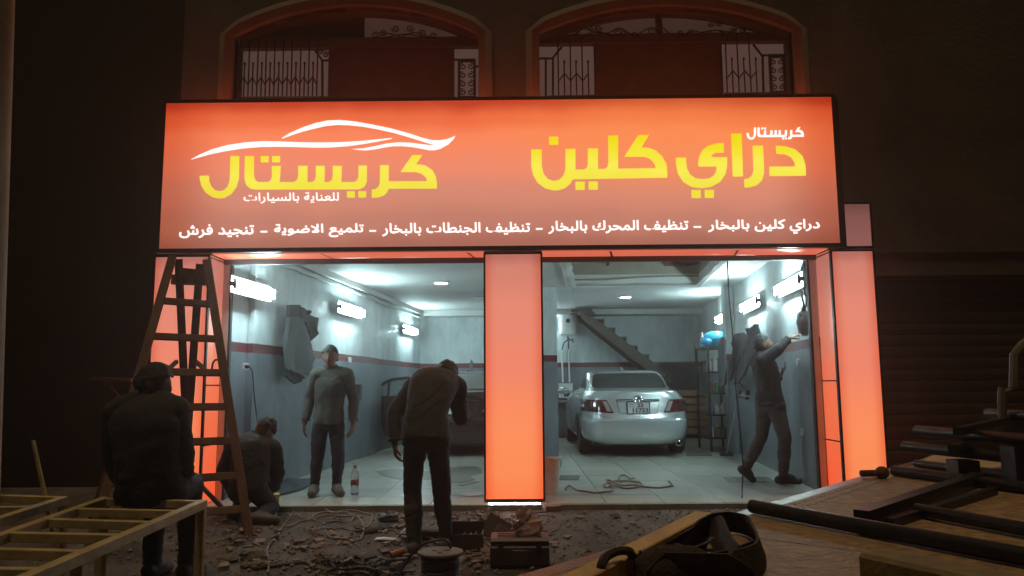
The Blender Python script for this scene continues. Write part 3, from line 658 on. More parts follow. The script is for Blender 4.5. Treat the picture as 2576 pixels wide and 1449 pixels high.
# ---- floor: tiles laid on a bed
fl=MB(); fl.box((-3.6,D+.02,-.09),(5.0,YB+.2,-.014)); flo=struct(fl,'garage_floor',mat('floor_bed',(.13,.125,.11),.9,0,.2,6))
kb=MB(); kb.box((-3.24,D-.03,-.10),(3.30,D+.018,-.004)); 
o=part(kb,'threshold',mat('threshold_stone',(.30,.27,.21),.7,0,.3,4,.2),flo)
T=.60; jm=.006
tm=[]
for i,cv in enumerate(((.34,.335,.285),(.315,.31,.265),(.36,.35,.30),(.33,.32,.265))):
    tm.append(mat('floor_tile_%d'%i,cv,.33,0,.22,3.2+i,.06,20))
tmesh=[]
for m in tm:
    mb=MB(); h=T/2-jm/2; b_=.003
    mb.add([(-h,-h,-.012),(h,-h,-.012),(h,h,-.012),(-h,h,-.012),(-h,-h,-b_),(h,-h,-b_),(h,h,-b_),(-h,h,-b_),(-h+b_,-h+b_,0),(h-b_,-h+b_,0),(h-b_,h-b_,0),(-h+b_,h-b_,0)],
      [(0,1,5,4),(1,2,6,5),(2,3,7,6),(3,0,4,7),(4,5,9,8),(5,6,10,9),(6,7,11,10),(7,4,8,11),(8,9,10,11)])
    tmesh.append(mb.mesh('tile',m))
rt=random.Random(3)
y=D+.02+T/2+.002
while y < YB:
    x=-3.3+T/2
    while x < 4.6:
        if wp(-1,y)[0]-.3 < x < wp(1,y)[0]+.3:
            o=bpy.data.objects.new('tile',rt.choice(tmesh)); COL.objects.link(o); o.parent=flo; o.location=(x,y,rt.uniform(-.0015,.0))
        x+=T
    y+=T
M_oil = mat('oil_stain_dark',(.14,.125,.10),.4,0,.4,5)
def blob(name,pts,z,m,thick=.003):
    mb=MB(); mb.poly([on_z(x,y_,z) for x,y_ in pts],Vector((0,0,thick)));
    o=solo(mb,name,m,None,None,tri=True,kind='stuff'); return o
blob('oil_stain',[(945,1186),(985,1180),(1030,1182),(1075,1186),(1110,1178),(1150,1175),(1195,1172),(1212,1180),(1212,1192),(1180,1198),(1195,1206),(1160,1214),(1120,1216),(1085,1206),(1040,1210),(1000,1205),(960,1196)],.001,M_oil)
blob('oil_stain',[(1150,1218),(1185,1210),(1205,1212),(1160,1224)],.001,M_oil)

# ---- fluorescent tube fittings
M_tube = mat('tube_glass',(.9,.9,.9),.3,0,0,emit=(.66,.95,1.0),estr=124)
def tube_light(p0,p1,inward,label,arm=.10):
    p0,p1=Vector(p0),Vector(p1); d=(p1-p0).normalized(); n=inward
    t=thing('tube_light',label,'tube light',p0.lerp(p1,.5),group='fluorescent tube lights on the garage walls')
    h=MB(); h.beam(p0-n*.055,p1-n*.055,.02,.19,bev=.006); part(h,'housing',M_white_plastic,t)  # housing made tall to keep direct tube light off the wall
    for s in (-.036,.036):
        tb=MB(); tb.tube([p0+d*.03+Vector((0,0,s)),p1-d*.03+Vector((0,0,s))],.0165,8); part(tb,'tube',M_tube,t,smooth=True)
    for p in (p0,p1):
        e=MB(); e.beam(p-n*.055,p+n*.012,.03,.05); e.box(p+Vector((-.014,-.014,-.055)),p+Vector((.014,.014,.055))); part(e,'end_cap',M_black_plastic if inward.x<0 else mat('grey_holder',(.35,.36,.37),.5,0,.1,8),t)
    return t
nL=Vector((WD.y,-WD.x,0)); nR=-nL
for (q,ln,lab) in (((691,741),1.02,'tube light nearest the street on the left garage wall'),((917,789),1.2,'second tube light on the left wall above the standing man'),((1050,835),1.1,'farthest tube light on the left wall near the back corner')):
    off=.24 if q[0]<930 else .12
    p=on_wall(q[0],q[1],-1,off); tube_light(p-WD*ln,p,nL,lab)
for (q,ln,lab) in (((1948,733),1.2,'tube light nearest the street on the right garage wall'),((1863,776),1.2,'middle tube light on the right wall above the hanging coats'),((1800,806),1.1,'tube light on the right wall behind the pilaster')):
    p=on_wall(q[0],q[1],1,.12); tube_light(p-WD*ln,p,nR,lab)
p=on_y(1391,818,YB-.1); tube_light(p-Vector((.9,0,0)),p,Vector((0,-1,0)),'tube light on the back wall beside the water heater')
p=on_y(1215,800,YB-.1)
# ---- round ceiling lights
M_led = mat('led_disc',(.9,.9,.9),.4,0,0,emit=(1,.98,.92),estr=32)
def led(px,py,lab):
    c=on_z(px,py,CZ-.015); t=thing('ceiling_light',lab,'ceiling light',c,group='round ceiling lights')
    part(MB().lathe(c+Vector((0,0,-.012)),[(.10,0),(.135,.0),(.14,.012),(.13,.026)],24),'rim',M_white_plastic,t,smooth=True)
    part(MB().lathe(c+Vector((0,0,-.020)),[(.02,0),(.075,.001),(.098,.006),(.10,.012)],24),'diffuser',M_led,t,smooth=True)
led(1110,711,'round ceiling light in the left garage bay'); led(1573,747,'round ceiling light above the silver car')
c=on_z(1210,749,CZ-.015); part(MB().lathe(c+Vector((0,0,-.012)),[(.10,0),(.135,.0),(.14,.012),(.13,.026)],24),'rim',M_white_plastic,thing('ceiling_light','unlit round ceiling light half hidden by the middle pillar','ceiling light',c),smooth=True)

# ---- back wall: water heater, pipes, conduit, cameras, basin
YH=YB-.28
hc=on_y(1429,844,YH); ht=on_y(1429,790,YH)
t=thing('water_heater','white cylindrical water heater on the back wall','water heater',hc)
hh=ht.z-hc.z; part(MB().lathe(hc,[(.10,0),(.19,.03),(.205,.07),(.205,hh-.06),(.19,hh-.015),(.05,hh)],28),'tank',mat('white_enamel',(.86,.87,.86),.18,0,.04,5),t,smooth=True)
part(MB().lathe(hc+Vector((-.01,-.205,hh-.17)),[(.045,0),(.05,.004),(.045,.012)],16,axis=Vector((0,-1,0))),'gauge',M_steel,t,smooth=True)
part(MB().box(hc+Vector((-.07,.18,.1)),hc+Vector((.07,.279,hh-.1))),'bracket',M_steel,t)
for pp in ([(1428,846),(1428,855),(1419,862),(1416,872),(1413,880)],[(1428,848),(1434,856),(1441,853),(1441,862)],[(1430,856),(1430,878)]):
    part(MB().tube(smooth_path([on_y(x,y_,YH) for x,y_ in pp],4),.016,6),'hose',M_black_plastic,t,smooth=True)
for px,y0 in ((1413,878),(1430,876)):
    q0,q1=on_y(px,y0,YB-.05),on_y(px+3,962,YB-.05)
    mb=MB(); mb.tube([q0,q1],.019,7); mb.ball(q0,(.03,.03,.035),8,5); solo(mb,'water_pipe',M_white_plastic,'thin white water pipe '+('left' if px<1420 else 'right')+' of the pair below the heater','pipe',smooth=True)
mb=MB(); q0,q1=on_y(1395,776,YB-.54),on_y(1552,771,YB-.54); mb.tube([q0,q1],.018,6); solo(mb,'conduit',M_white_plastic,'long white cable conduit under the ceiling of the right bay','conduit',smooth=True)
def cctv(px,py,Y,lab,s=1):
    c=on_y(px,py,Y); t=thing('security_camera',lab,'security camera',c)
    part(MB().beam(c+Vector((-.13*s,.04,.0)),c+Vector((.06*s,-.10,0)),.09,.085,bev=.012),'body',M_white_plastic,t)
    part(MB().lathe(c+Vector((.066*s,-.102,0)),[(.035,0),(.038,.012),(.02,.016)],14,axis=Vector((.6*s,-1,-.1))),'lens',M_black_plastic,t,smooth=True)
    part(MB().tube([c+Vector((-.1*s,.04,.04)),c+Vector((-.14*s,.06,.10))],.02,6),'mount',M_white_plastic,t)
cctv(1568,772,YB-.56,'small white security camera at the end of the conduit'); cctv(1100,792,YB-.3,'small white security camera in the left bay back corner')
bq=on_y(1424,1001,YB-.3); t=thing('wash_box','white wall box beside the silver car with a dark opening','wash box',bq)
h_=on_y(1424,968,YB-.3).z
part(MB().box((bq.x-.15,YB-.32,bq.z),(bq.x+.15,YB-.002,h_)),'casing',M_white_plastic,t); part(MB().box((bq.x-.16,YB-.34,h_+.002),(bq.x+.16,YB-.002,h_+.03)),'lid',M_white_plastic,t); part(MB().box((bq.x-.05,YB-.335,bq.z+.03),(bq.x+.10,YB-.322,bq.z+.11)),'opening',M_black_plastic,t)
mb=MB(); q=on_y(1424,1005,YB-.2); mb.box((q.x-.35,YB-.36,q.z-.06),(q.x+.3,YB-.002,q.z-.012)); solo(mb,'wall_ledge',M_concrete,'grey wall ledge under the white wash box','ledge')
# ---- stairs against the back wall
M_stair=mat('stair_concrete',(.075,.06,.052),.8,0,.25,3,.2)
YS0,YS1=YB-1.0,YB-.15
t=thing('staircase','dark staircase rising to the left on the back wall','staircase',on_y(1600,920,YS0))
zz=lambda x,y_:(1355+.2407*x,603.7+.2407*y_)
pts=[on_y(*zz(x,y_),YS0) for x,y_ in ((430,760),(560,795),(1230,1300),(1340,1420),(1250,1449),(1040,1290),(460,825))]
mb=MB(); mb.poly(pts,Vector((0,.07,0))); mb.poly([p+Vector((0,YS1-YS0-.07,0)) for p in pts],Vector((0,.07,0))); part(mb,'stringer',M_stair,t,tri=True)
stp=[(440,735,575,760),(570,800,685,832)]+[(685+117.5*k,832+93*k,685+117.5*(k+1),832+93*(k+1)) for k in range(6)]
for x0,y0,x1,y1 in stp:
    a=on_y(*zz(x0,y0),YS0+.001); c=on_y(*zz(x1,y1),YS0+.001)
    mb=MB(); mb.box((a.x-.03,YS0+.002,c.z-.02),(c.x,YS1-.002,c.z+.02)); mb.box((c.x-.03,YS0+.003,c.z-.20),(c.x-.002,YS1-.003,c.z-.022)); part(mb,'step',M_stair,t)
a=on_y(*zz(335,755),YS0); c=on_y(*zz(560,722),YS0); part(MB().box((a.x,YS0-.02,a.z),(c.x,YS1,c.z)),'landing',M_stair,t)
part(MB().tube([on_y(*zz(575,800),YS0-.02),on_y(*zz(575,745),YS0-.02)],.02,6),'post',M_stair,t)
# dark sheet over the lower wall, stacked planks behind the car
mb=MB(); a=on_y(1640,914,YB-.06); mb.box((a.x,YB-.10,0),(4.15,YB-.003,a.z)); solo(mb,'dark_sheet',mat('dark_sheet_tone',(.035,.03,.038),.7,0,.3,3),'dark sheet covering the lower back wall right of the stairs','board')
for k in range(6):
    z=.10+k*.165
    mb=MB(); mb.box((3.02+.03*(k%2),YB-.62,z),(4.16,YB-.22,z+.12)); solo(mb,'plank',M_wood,'stacked plank number %s from the floor behind the silver car'%(('first','second','third','fourth','fifth','topmost')[k]),'plank',group='planks stacked behind the silver car')
# ---- shelf unit on the right
sx0,sx1,sy0,sy1=3.42,3.86,13.85,14.75
t=thing('shelf_unit','tall dark metal shelf unit crowded with bottles by the right wall','shelf unit',(3.64,14.3,0))
for x in (sx0,sx1):
    for y_ in (sy0,sy1):
        mb=MB(); mb.beam((x,y_,0),(x,y_,1.93),.04,.04,up=Vector((0,1,0))); part(mb,'post',M_steel,t)
for z in (.22,.62,1.0,1.38,1.83): part(MB().box((sx0-.02,sy0-.02,z),(sx1+.02,sy1+.02,z+.03)),'shelf',M_steel,t)
M_cream=mat('cream_plastic',(.6,.58,.5),.45,0,.1,6); M_blue=mat('blue_plastic',(.01,.30,.62),.35,0,.15,6,spec=.6); M_cyan=mat('cyan_bag',(.03,.45,.62),.4,0,.2,4,.5,12)
def bottle(c,r,h,m,lab,name='bottle',capm=None):
    t=thing(name,lab,'bottle',c); part(MB().lathe(c,[(r*.9,0),(r,.02),(r,h*.62),(r*.75,h*.74),(r*.33,h*.82),(r*.33,h*.9)],14),'bottle_body',m,t,smooth=True)
    part(MB().lathe(Vector(c)+Vector((0,0,h*.9)),[(r*.42,0),(r*.42,h*.1)],12),'cap',capm or M_white_plastic,t,smooth=True); return t
bg_=[(-.1,'cyan')]
c=Vector((3.50,14.0,1.86))
mb=MB(); mb.ball((3.62,14.05,1.99),(.24,.20,.15),16,10,jit=.10); solo(mb,'plastic_bag',M_cyan,'bright blue plastic bag on top of the shelf unit','plastic bag',smooth=True)
mb=MB(); mb.ball((3.42,13.92,1.93),(.12,.1,.08),12,8,jit=.1); solo(mb,'plastic_bag',M_blue,'darker blue crumpled bag at the left end of the shelf top','plastic bag',smooth=True)
t=thing('jerrycan','white jerrycan standing on top of the shelf unit','jerrycan',(3.92,13.98,1.86)); part(MB().beam((3.90,13.98,1.861),(3.90,13.98,2.12),.20,.16,up=Vector((0,1,0)),bev=.03),'can_body',M_cream,t); part(MB().lathe((3.84,13.98,2.12),[(.025,0),(.025,.03)],10),'cap',M_white_plastic,t)
bottle(Vector((3.38,14.06,1.862)),.035,.26,M_cream,'spray bottle behind the blue bags on the shelf unit','spray_bottle')
rr=random.Random(5)
cols=[(M_cream,'cream'),(M_white_plastic,'white'),(mat('amber_plastic',(.25,.12,.03),.35,0,.1,6),'amber'),(mat('green_plastic',(.05,.16,.08),.4,0,.1,6),'green'),(mat('grey_plastic',(.2,.2,.21),.5,0,.1,6),'grey')]
spots={'second shelf from the top':1.41,'middle shelf':1.03,'second shelf from the bottom':.65,'bottom shelf':.25}
k=0
for nm,z in spots.items():
    for i,px in enumerate((.06,.17,.28,.40)):
        m,cn=cols[(k+i)%5]; r=rr.uniform(.035,.055)
        bottle(Vector((sx0+px-.02,sy0+.06+rr.uniform(0,.05),z)),r,rr.uniform(.18,.28),m,'%s bottle, %s from the left on the %s'%(cn,('first','second','third','last')[i],nm))
    k+=2
# rag and sprayer hanging at the shelf's left
def hang(name,poly,side,off,m,lab,cat,wav=.04,plane=None,th=.03):
    """hanging cloth: outline traced where it hangs, given depth, folds and thickness"""
    P=[(on_wall(x,y_,side,off) if plane is None else on_y(x,y_,plane)) for x,y_ in poly]
    nrm=(nL if side<0 else nR) if plane is None else Vector((0,-1,0))
    bmm=bmesh.new(); vs=[bmm.verts.new(p) for p in P]; f=bmm.faces.new(vs)
    r=bmesh.ops.extrude_face_region(bmm,geom=[f]); ev=[v for v in r['geom'] if isinstance(v,bmesh.types.BMVert)]
    for v in ev: v.co+=nrm*th
    bmesh.ops.triangulate(bmm,faces=[f for f in bmm.faces if len(f.verts)>4],ngon_method='EAR_CLIP')
    for _ in range(2): bmesh.ops.subdivide_edges(bmm,edges=[e for e in bmm.edges if e.calc_length()>.07],cuts=1,use_grid_fill=False); bmesh.ops.triangulate(bmm,faces=bmm.faces)
    tang=nrm.cross(Vector((0,0,1)))
    for v in bmm.verts:
        s=v.co.dot(tang); v.co+=nrm*(wav*(.6+noise.noise(Vector((s*7,0,v.co.z*1.5)))+.5*noise.noise(v.co*9)))
    bmesh.ops.recalc_face_normals(bmm,faces=bmm.faces)
    me=bpy.data.meshes.new(name); bmm.to_mesh(me); bmm.free(); me.materials.append(m); shade(me,60)
    c=Vector((sum(p.x for p in P)/len(P),sum(p.y for p in P)/len(P),min(p.z for p in P))); me.transform(Matrix.Translation(-c))
    o=bpy.data.objects.new(name,me); COL.objects.link(o); o.location=c; o['label']=lab; o['category']=cat; return o
M_cl1=mat('dark_cloth',(.035,.036,.042),.9,0,.3,8,.3,50); M_cl2=mat('grey_lining',(.06,.066,.075),.85,0,.25,7,.3,60); M_cl3=mat('navy_cloth',(.03,.035,.05),.9,0,.3,8,.3,50)
hang('car_lining',[(712,798),(730,796),(748,806),(758,838),(768,866),(776,900),(771,925),(759,946),(747,953),(735,940),(722,934),(712,930),(710,862)],-1,.17,mat('grey_lining_light',(.10,.115,.125),.7,0,.15,6,.2,60),'smooth grey car lining panel hanging on the left garage wall','car lining',wav=.07,th=.05)
hang('dark_scrap',[(711,768),(720,767),(735,768),(751,779),(770,784),(767,791),(752,789),(789,804),(788,820),(783,838),(776,839),(768,862),(752,812),(732,800),(712,802)],-1,.15,M_cl2,'black torn panel scrap hanging above the smooth grey lining','panel scrap',wav=.09,th=.04)
hang('dark_flap',[(709,926),(722,932),(736,938),(749,955),(746,958),(733,966),(720,957),(708,947)],-1,.16,M_cl1,'small dark flap hanging below the smooth grey lining','flap',wav=.06)
z6=lambda x,y_:(1717.3+.3147*x,791.5+.3147*y_)
hang('hanging_coat',[z6(*p) for p in ((435,155),(520,140),(560,170),(545,260),(470,380),(430,460),(410,520),(380,530),(370,500),(395,400),(425,260))],1,.10,M_cl1,'dark coat hanging on the right wall left of the reaching man','coat')
hang('hanging_apron',[z6(*p) for p in ((530,110),(570,105),(605,75),(625,80),(655,190),(640,300),(540,420),(500,500),(460,545),(440,560),(450,480),(520,300),(560,190),(545,150))],1,.16,M_cl3,'navy work clothes hanging behind the reaching man','work clothes')
hang('hanging_bag',[z6(*p) for p in ((320,190),(350,175),(362,200),(362,330),(370,470),(365,560),(330,570),(310,420),(312,260))],1,.30,M_cl1,'dark cloth bag hanging at the pilaster beside the shelf unit','bag')
t=thing('power_tool','dark hand tool hanging from a strap below the coats','tool',on_wall(*z6(490,600),1,.15))
mb=MB(); P_=lambda x,y_:on_wall(*z6(x,y_),1,.15)
mb.beam(P_(455,560),P_(520,625),.06,.07); part(mb,'tool_body',M_black_plastic,t); part(MB().beam(P_(480,580),P_(455,625),.04,.05),'handle',M_black_plastic,t); part(MB().beam(P_(435,655),P_(515,668),.05,.04),'shelf_plate',M_black_plastic,t)
# mop, cables, sockets
a=on_z(1828,1148,.0); c=on_wall(1856,999,1,.20); t=thing('mop','thin pale mop pole leaning on the right wall','mop',a); part(MB().tube([a+Vector((0,0,.05)),c],.012,6),'pole',M_alu,t,smooth=True); part(MB().beam(a+Vector((-.1,.02,.03)),a+Vector((.1,-.02,.03)),.08,.05),'mop_head',M_cl1,t)
def plate(px,py,side,lab,s=.045,off=.005,m=None,name='wall_socket'):
    c=on_wall(px,py,side,off); mb=MB(); n=nL if side<0 else nR
    mb.beam(c-n*.02,c+n*.012,.08,.08,bev=.008); return solo(mb,name,m or M_white_plastic,lab,'wall socket'),c
o,sc=plate(619,922,-1,'wall socket on the left wall with a black plug',off=.125)
plate(881,906,-1,'small white wall socket on the red band of the left wall',off=.125)
plate(2007,911,1,'upper small plate on the right wall near the jamb'); plate(2019,1087,1,'lower small plate on the right wall near the jamb')
pts=[on_wall(622,922,-1,.16),on_wall(633,930,-1,.17),on_wall(637,960,-1,.16),on_wall(640,1000,-1,.16),on_wall(645,1040,-1,.18),on_wall(648,1066,-1,.3)]
mb=MB(); mb.tube(smooth_path(pts,5),.007,5); mb.ball(pts[0],(.03,.03,.022),8,5); solo(mb,'plug_cable',M_black_plastic,'black plug and cable hanging from the left wall socket','cable',smooth=True)
mb=MB(); c=on_wall(900,987,-1,.10); mb.beam(c-nL*.1,c+nL*.05,.14,.26,bev=.01); solo(mb,'switch_box',M_black_plastic,'dark box on the left wall behind the standing man','switch box')
t=thing('meter_box','electric box wrapped in clear plastic beside the right jamb','electric box',on_y(2022,835,8.75))
c=on_y(2023,812,8.78); mb=MB(); mb.beam(c-Vector((0,0,.12)),c+Vector((0,0,.10)),.12,.09,up=Vector((0,1,0)),bev=.01); part(mb,'box',M_concrete,t)
M_film=mat('plastic_film',(.75,.78,.78),.12,0,.05,6,.8,25,trans=.6)
mb=MB(); mb.ball(c,(.085,.075,.15),14,10,jit=.10); mb.ball(c+Vector((0,0,.16)),(.03,.03,.04),8,6,jit=.2); part(mb,'plastic_wrap',M_film,t,smooth=True)
for k,dx in enumerate((0,7)):
    mb=MB(); mb.tube(smooth_path([on_y(2019+dx+3*math.sin(i*2+k),640+i*18,8.74) for i in range(9)],3),.012,5); solo(mb,'cable_bundle',M_black_plastic,'thick black cable running down to the wrapped box, '+('left one' if k==0 else 'right one'),'cable',smooth=True)
pts=[(1829,632),(1831,686),(1835,759),(1842,831),(1845,889),(1853,999),(1868,1153),(1867,1225)]
pp=[on_y(x,y_,8.62) for x,y_ in pts]+[on_z(1867,1250,.01),on_z(1862,1262,GZ+.02),on_z(1840,1270,GZ+.02),on_z(1800,1268,GZ+.02),on_z(1786,1256,GZ+.03),on_z(1810,1250,-.02)]
mb=MB(); mb.tube(smooth_path(pp,5),.008,6); solo(mb,'hanging_cable',M_black_plastic,'black cable hanging through the right bay down to the ground','cable',smooth=True)
# floor drains
def quad_on(z,p,h,mb):
    P=[on_z(x,y_,z) for x,y_ in p]; mb.poly(P,Vector((0,0,h))); return P
for p,lab in ((((1818,1200),(1930,1200),(1955,1213),(1832,1213)),'metal floor drain cover behind the reaching man'),(((1728,1139),(1788,1139),(1792,1147),(1725,1147)),'metal floor drain cover in front of the shelf unit'),(((1410,1196),(1459,1196),(1456,1208),(1406,1208)),'dark square floor drain right of the middle pillar')):
    mb=MB(); P=quad_on(.001,p,.003,mb)
    for i in range(1,5):
        a=P[0].lerp(P[1],i/5); c=P[3].lerp(P[2],i/5); mb.beam(a+Vector((0,0,.005)),c+Vector((0,0,.005)),.012,.004)
    solo(mb,'drain_cover',mat('drain_iron',(.12,.115,.10),.6,.2,.3,9),lab,'drain cover')
# cable coil on the right bay floor
z=lambda x,y_:(872+.3703*x,912.3+.3703*y_)
M_rope=mat('tan_cable',(.20,.13,.08),.7,0,.2,20)
pts=[(1490,868),(1487,855),(1510,842),(1560,866),(1620,882),(1700,886),(1790,882),(1812,862),(1790,845),(1755,850),(1748,832),(1800,815),(1900,806),(1990,822),(2000,835),(1930,838),(1840,832),(1785,803),(1768,800),(1775,815),(1830,845),(1900,856),(2000,850),(2120,852),(2212,846),(2208,828),(2186,810)]
mb=MB(); mb.tube([p+Vector((0,0,.008+.006*math.sin(i*.7))) for i,p in enumerate(smooth_path([on_z(*z(x,y_),.004) for x,y_ in pts],5))],.011,6); solo(mb,'cable_coil',M_rope,'loose tan cable lying on the tiles behind the middle of the right bay','cable',smooth=True)
pts=[(1870,820),(1852,795),(1860,775),(1890,772),(1915,785),(1925,797),(1955,793)]
mb=MB(); mb.tube([p+Vector((0,0,.014)) for p in smooth_path([on_z(*z(x,y_),.004) for x,y_ in pts],5)],.010,6); solo(mb,'cable_end',M_rope,'short bent end of tan cable behind the coil','cable',smooth=True)
# bucket, bottle, mat, yellow box, paper
q=on_z(1378,1240,0); q=Vector((q.x,q.y,0.001)); t=thing('bucket','white plastic bucket half hidden behind the middle pillar','bucket',q)
part(MB().lathe(q,[(.115,0),(.12,.01),(.145,.36),(.155,.36),(.155,.39),(.146,.39),(.142,.37),(.115,.02)],26,cap=False),'bucket_body',mat('dirty_white_plastic',(.55,.47,.38),.5,0,.2,5),t,smooth=True)
part(MB().tube([q+Vector((.155*math.cos(a_),.155*math.sin(a_)*.3-.02,.35-.17*math.sin(a_))) for a_ in [PI*i/12 for i in range(13)]],.004,5),'handle',M_steel,t,smooth=True)
q=on_z(892,1246,0); t=thing('water_bottle','clear plastic water bottle with a red cap on the floor','bottle',q)
M_pet=mat('clear_plastic',(.85,.92,.92),.08,0,0,trans=.85,alpha=1)
part(MB().lathe(q,[(.038,0),(.045,.012),(.045,.06),(.041,.08),(.045,.10),(.045,.20),(.040,.24),(.018,.295),(.016,.30)],18),'bottle_body',M_pet,t,smooth=True)
part(MB().lathe(q+Vector((0,0,.115)),[(.0462,0),(.0462,.05)],18,cap=False),'bottle_label',mat('red_label',(.30,.07,.06),.5,0,.3,30),t,smooth=True)
part(MB().lathe(q+Vector((0,0,.30)),[(.019,0),(.019,.025)],12),'cap',mat('red_plastic',(.45,.05,.04),.4,0,.1,6),t,smooth=True)
mb=MB(); P=[(681,1228),(690,1208),(720,1202),(752,1206),(782,1205),(784,1216),(770,1228),(740,1238),(700,1247),(684,1240)]
cg=Vector((0,0,0)); pts=[on_z(x,y_,.004) for x,y_ in P]; cg=sum(pts,Vector())/len(pts)
vs=[cg+Vector((0,0,.03))]; n=len(pts)
for rr_i in (.5,1.0):
    for i in range(n*3):
        a=pts[i//3].lerp(pts[(i//3+1)%n],(i%3)/3); q=cg.lerp(a,rr_i); vs.append(q+Vector((0,0,.012+(.03*noise.noise(q*8)+.02 if rr_i<1 else 0))))
N3=n*3; mb.add(vs,[(0,1+i,1+(i+1)%N3) for i in range(N3)]+[(1+i,1+N3+i,1+N3+(i+1)%N3,1+(i+1)%N3) for i in range(N3)]); solo(mb,'floor_mat',M_cl1,'dark crumpled mat on the floor beside the standing man','mat',smooth=True)
q=on_z(688,1266,-.004); mb=MB(); mb.beam(q+Vector((-.06,0,.05)),q+Vector((.05,.03,.05)),.10,.09,bev=.006); solo(mb,'yellow_box',mat('yellow_card',(.5,.38,.05),.6,0,.2,8),'small yellow box on the threshold beside the kneeling man','box')
mb=MB(); mb.poly([on_z(x,y_,.004) for x,y_ in ((1157,1246),(1178,1240),(1213,1238),(1213,1246),(1180,1249))],Vector((0,0,.004))); solo(mb,'paper_sheet',mat('grey_paper',(.5,.5,.47),.8,0,.1,8),'pale sheet of paper on the tiles left of the middle pillar','paper',tri=True)
# ================================================================== PEOPLE
M_skin=mat('skin',(.19,.105,.068),.55,0,.12,14,.1,80); M_hair=mat('black_hair',(.012,.010,.009),.6,0,.3,40,.6,120)
M_shoe=mat('shoe_leather',(.06,.045,.035),.6,0,.3,10); M_jeans=mat('dark_jeans',(.030,.034,.048),.85,0,.3,14,.25,90)
def caps(mb,p,q,a,b,n=14):
    p,q=Vector(p),Vector(q); d=(q-p).normalized(); pts=[];rs=[]
    for k in range(5): t=PI/2*k/4-PI/2; pts.append(p+d*a*math.sin(t)); rs.append(max(a*math.cos(t),.0008))
    for k in range(1,5): t=PI/2*k/4; 
    for k in range(5): t=PI/2*k/4; pts.append(q+d*b*math.sin(t)); rs.append(max(b*math.cos(t),.0008))
    mb.tube(pts,rs,n)
def head_mesh(mb,c,fwd,up,s=1.0):
    f=Vector(fwd).normalized(); u=(Vector(up)-f*Vector(up).dot(f)).normalized(); r=f.cross(u)
    n,m=40,30; vs=[]
    G=lambda d2,w:math.exp(-d2/(w*w))
    for i in range(m+1):
        th=PI*i/m
        for k in range(n):
            ph=2*PI*k/n
            x=math.sin(th)*math.sin(ph); y=math.sin(th)*math.cos(ph); z=math.cos(th)
            X=x*.076; Y=y*.094; Z=z*.118
            if z<0: X*=1-.34*(-z)**1.4; Y*=1-.12*(-z)**2+( .10*(-z)**2 if y>0 else -.22*(-z)**1.5)
            if y>0: X*=1-.10*y*y
            o=0
            if y>0:
                o+=.026*G((X/.013)**2*1+((Z+.020)/.022)**2,1)+.010*G((X/.010)**2+((Z-.004)/.02)**2,1)
                o+=.007*G(((Z-.030)/.012)**2+(X/.05)**2,1)-.011*(G(((X-.032)/.017)**2+((Z-.010)/.013)**2,1)+G(((X+.032)/.017)**2+((Z-.010)/.013)**2,1))
                o+=.008*G((X/.024)**2+((Z+.058)/.006)**2,1)+.008*G((X/.022)**2+((Z+.071)/.006)**2,1)-.004*G((X/.024)**2+((Z+.0645)/.003)**2,1)
                o+=.010*G((X/.026)**2+((Z+.100)/.016)**2,1)
            Y+=o
            vs.append(c+(r*X+f*Y+u*Z)*s)
    fs=[(i*n+k,i*n+(k+1)%n,(i+1)*n+(k+1)%n,(i+1)*n+k) for i in range(m) for k in range(n)]
    mb.add(vs,fs)
    for sx in (-1,1):
        e=c+(r*sx*.077+f*-.008+u*-.008)*s
        vs0=len(mb.v); mb.ball((0,0,0),(.010*s,.020*s,.032*s),8,6)
        for i in range(vs0,len(mb.v)):
            v=mb.v[i]; mb.v[i]=e+r*(v.x+sx*abs(v.y)*.25)+f*(v.y)+u*v.z
    return r,f,u
def hand_mesh(mb,w,d,nrm,side,curl=.5,s=1.0,thumb=1):
    """palm, four fingers of different length with knuckle bends, thumb off the side of the palm; nrm = palm facing"""
    d=Vector(d).normalized(); nrm=Vector(nrm); nrm=(nrm-d*nrm.dot(d)).normalized(); sd=d.cross(nrm)*side
    caps(mb,w-d*.02,w+d*.02,.027*s,.026*s,10)
    for i,(off,ln,seg) in enumerate(((.033,.088,(.040,.026,.02)),(.011,.094,(.045,.029,.022)),(-.011,.090,(.042,.027,.021)),(-.031,.080,(.033,.021,.018)))):
        k0=w+d*.022+sd*off*.55; k1=w+(d*ln+sd*off)*s
        caps(mb,k0,k1,.0165*s,.0125*s,8)
        p=k1; ang=.25*curl+.12
        for j,L in enumerate(seg):
            ang2=ang+curl*(.45+.55*j); dd=(d*math.cos(ang2)+nrm*math.sin(ang2)+sd*off*1.8).normalized()
            q=p+dd*L*s; caps(mb,p,q,(.0105-.0012*j)*s,(.0098-.0012*j)*s,8); p=q
    b=w+(d*.025+sd*.026)*s; q=b+(d*.035+sd*.034+nrm*.012)*s; q2=q+(d*.030+sd*.010+nrm*(.012+.012*curl))*s
    caps(mb,b,q,.0155*s,.0125*s,8); caps(mb,q,q2,.0118*s,.010*s,8)
def torso_path(J):
    pel=(J['hipL']+J['hipR'])/2; nk=J['neck']
    pts=[pel]+J.get('spine',[])+[nk]
    return smooth_path(pts,10)
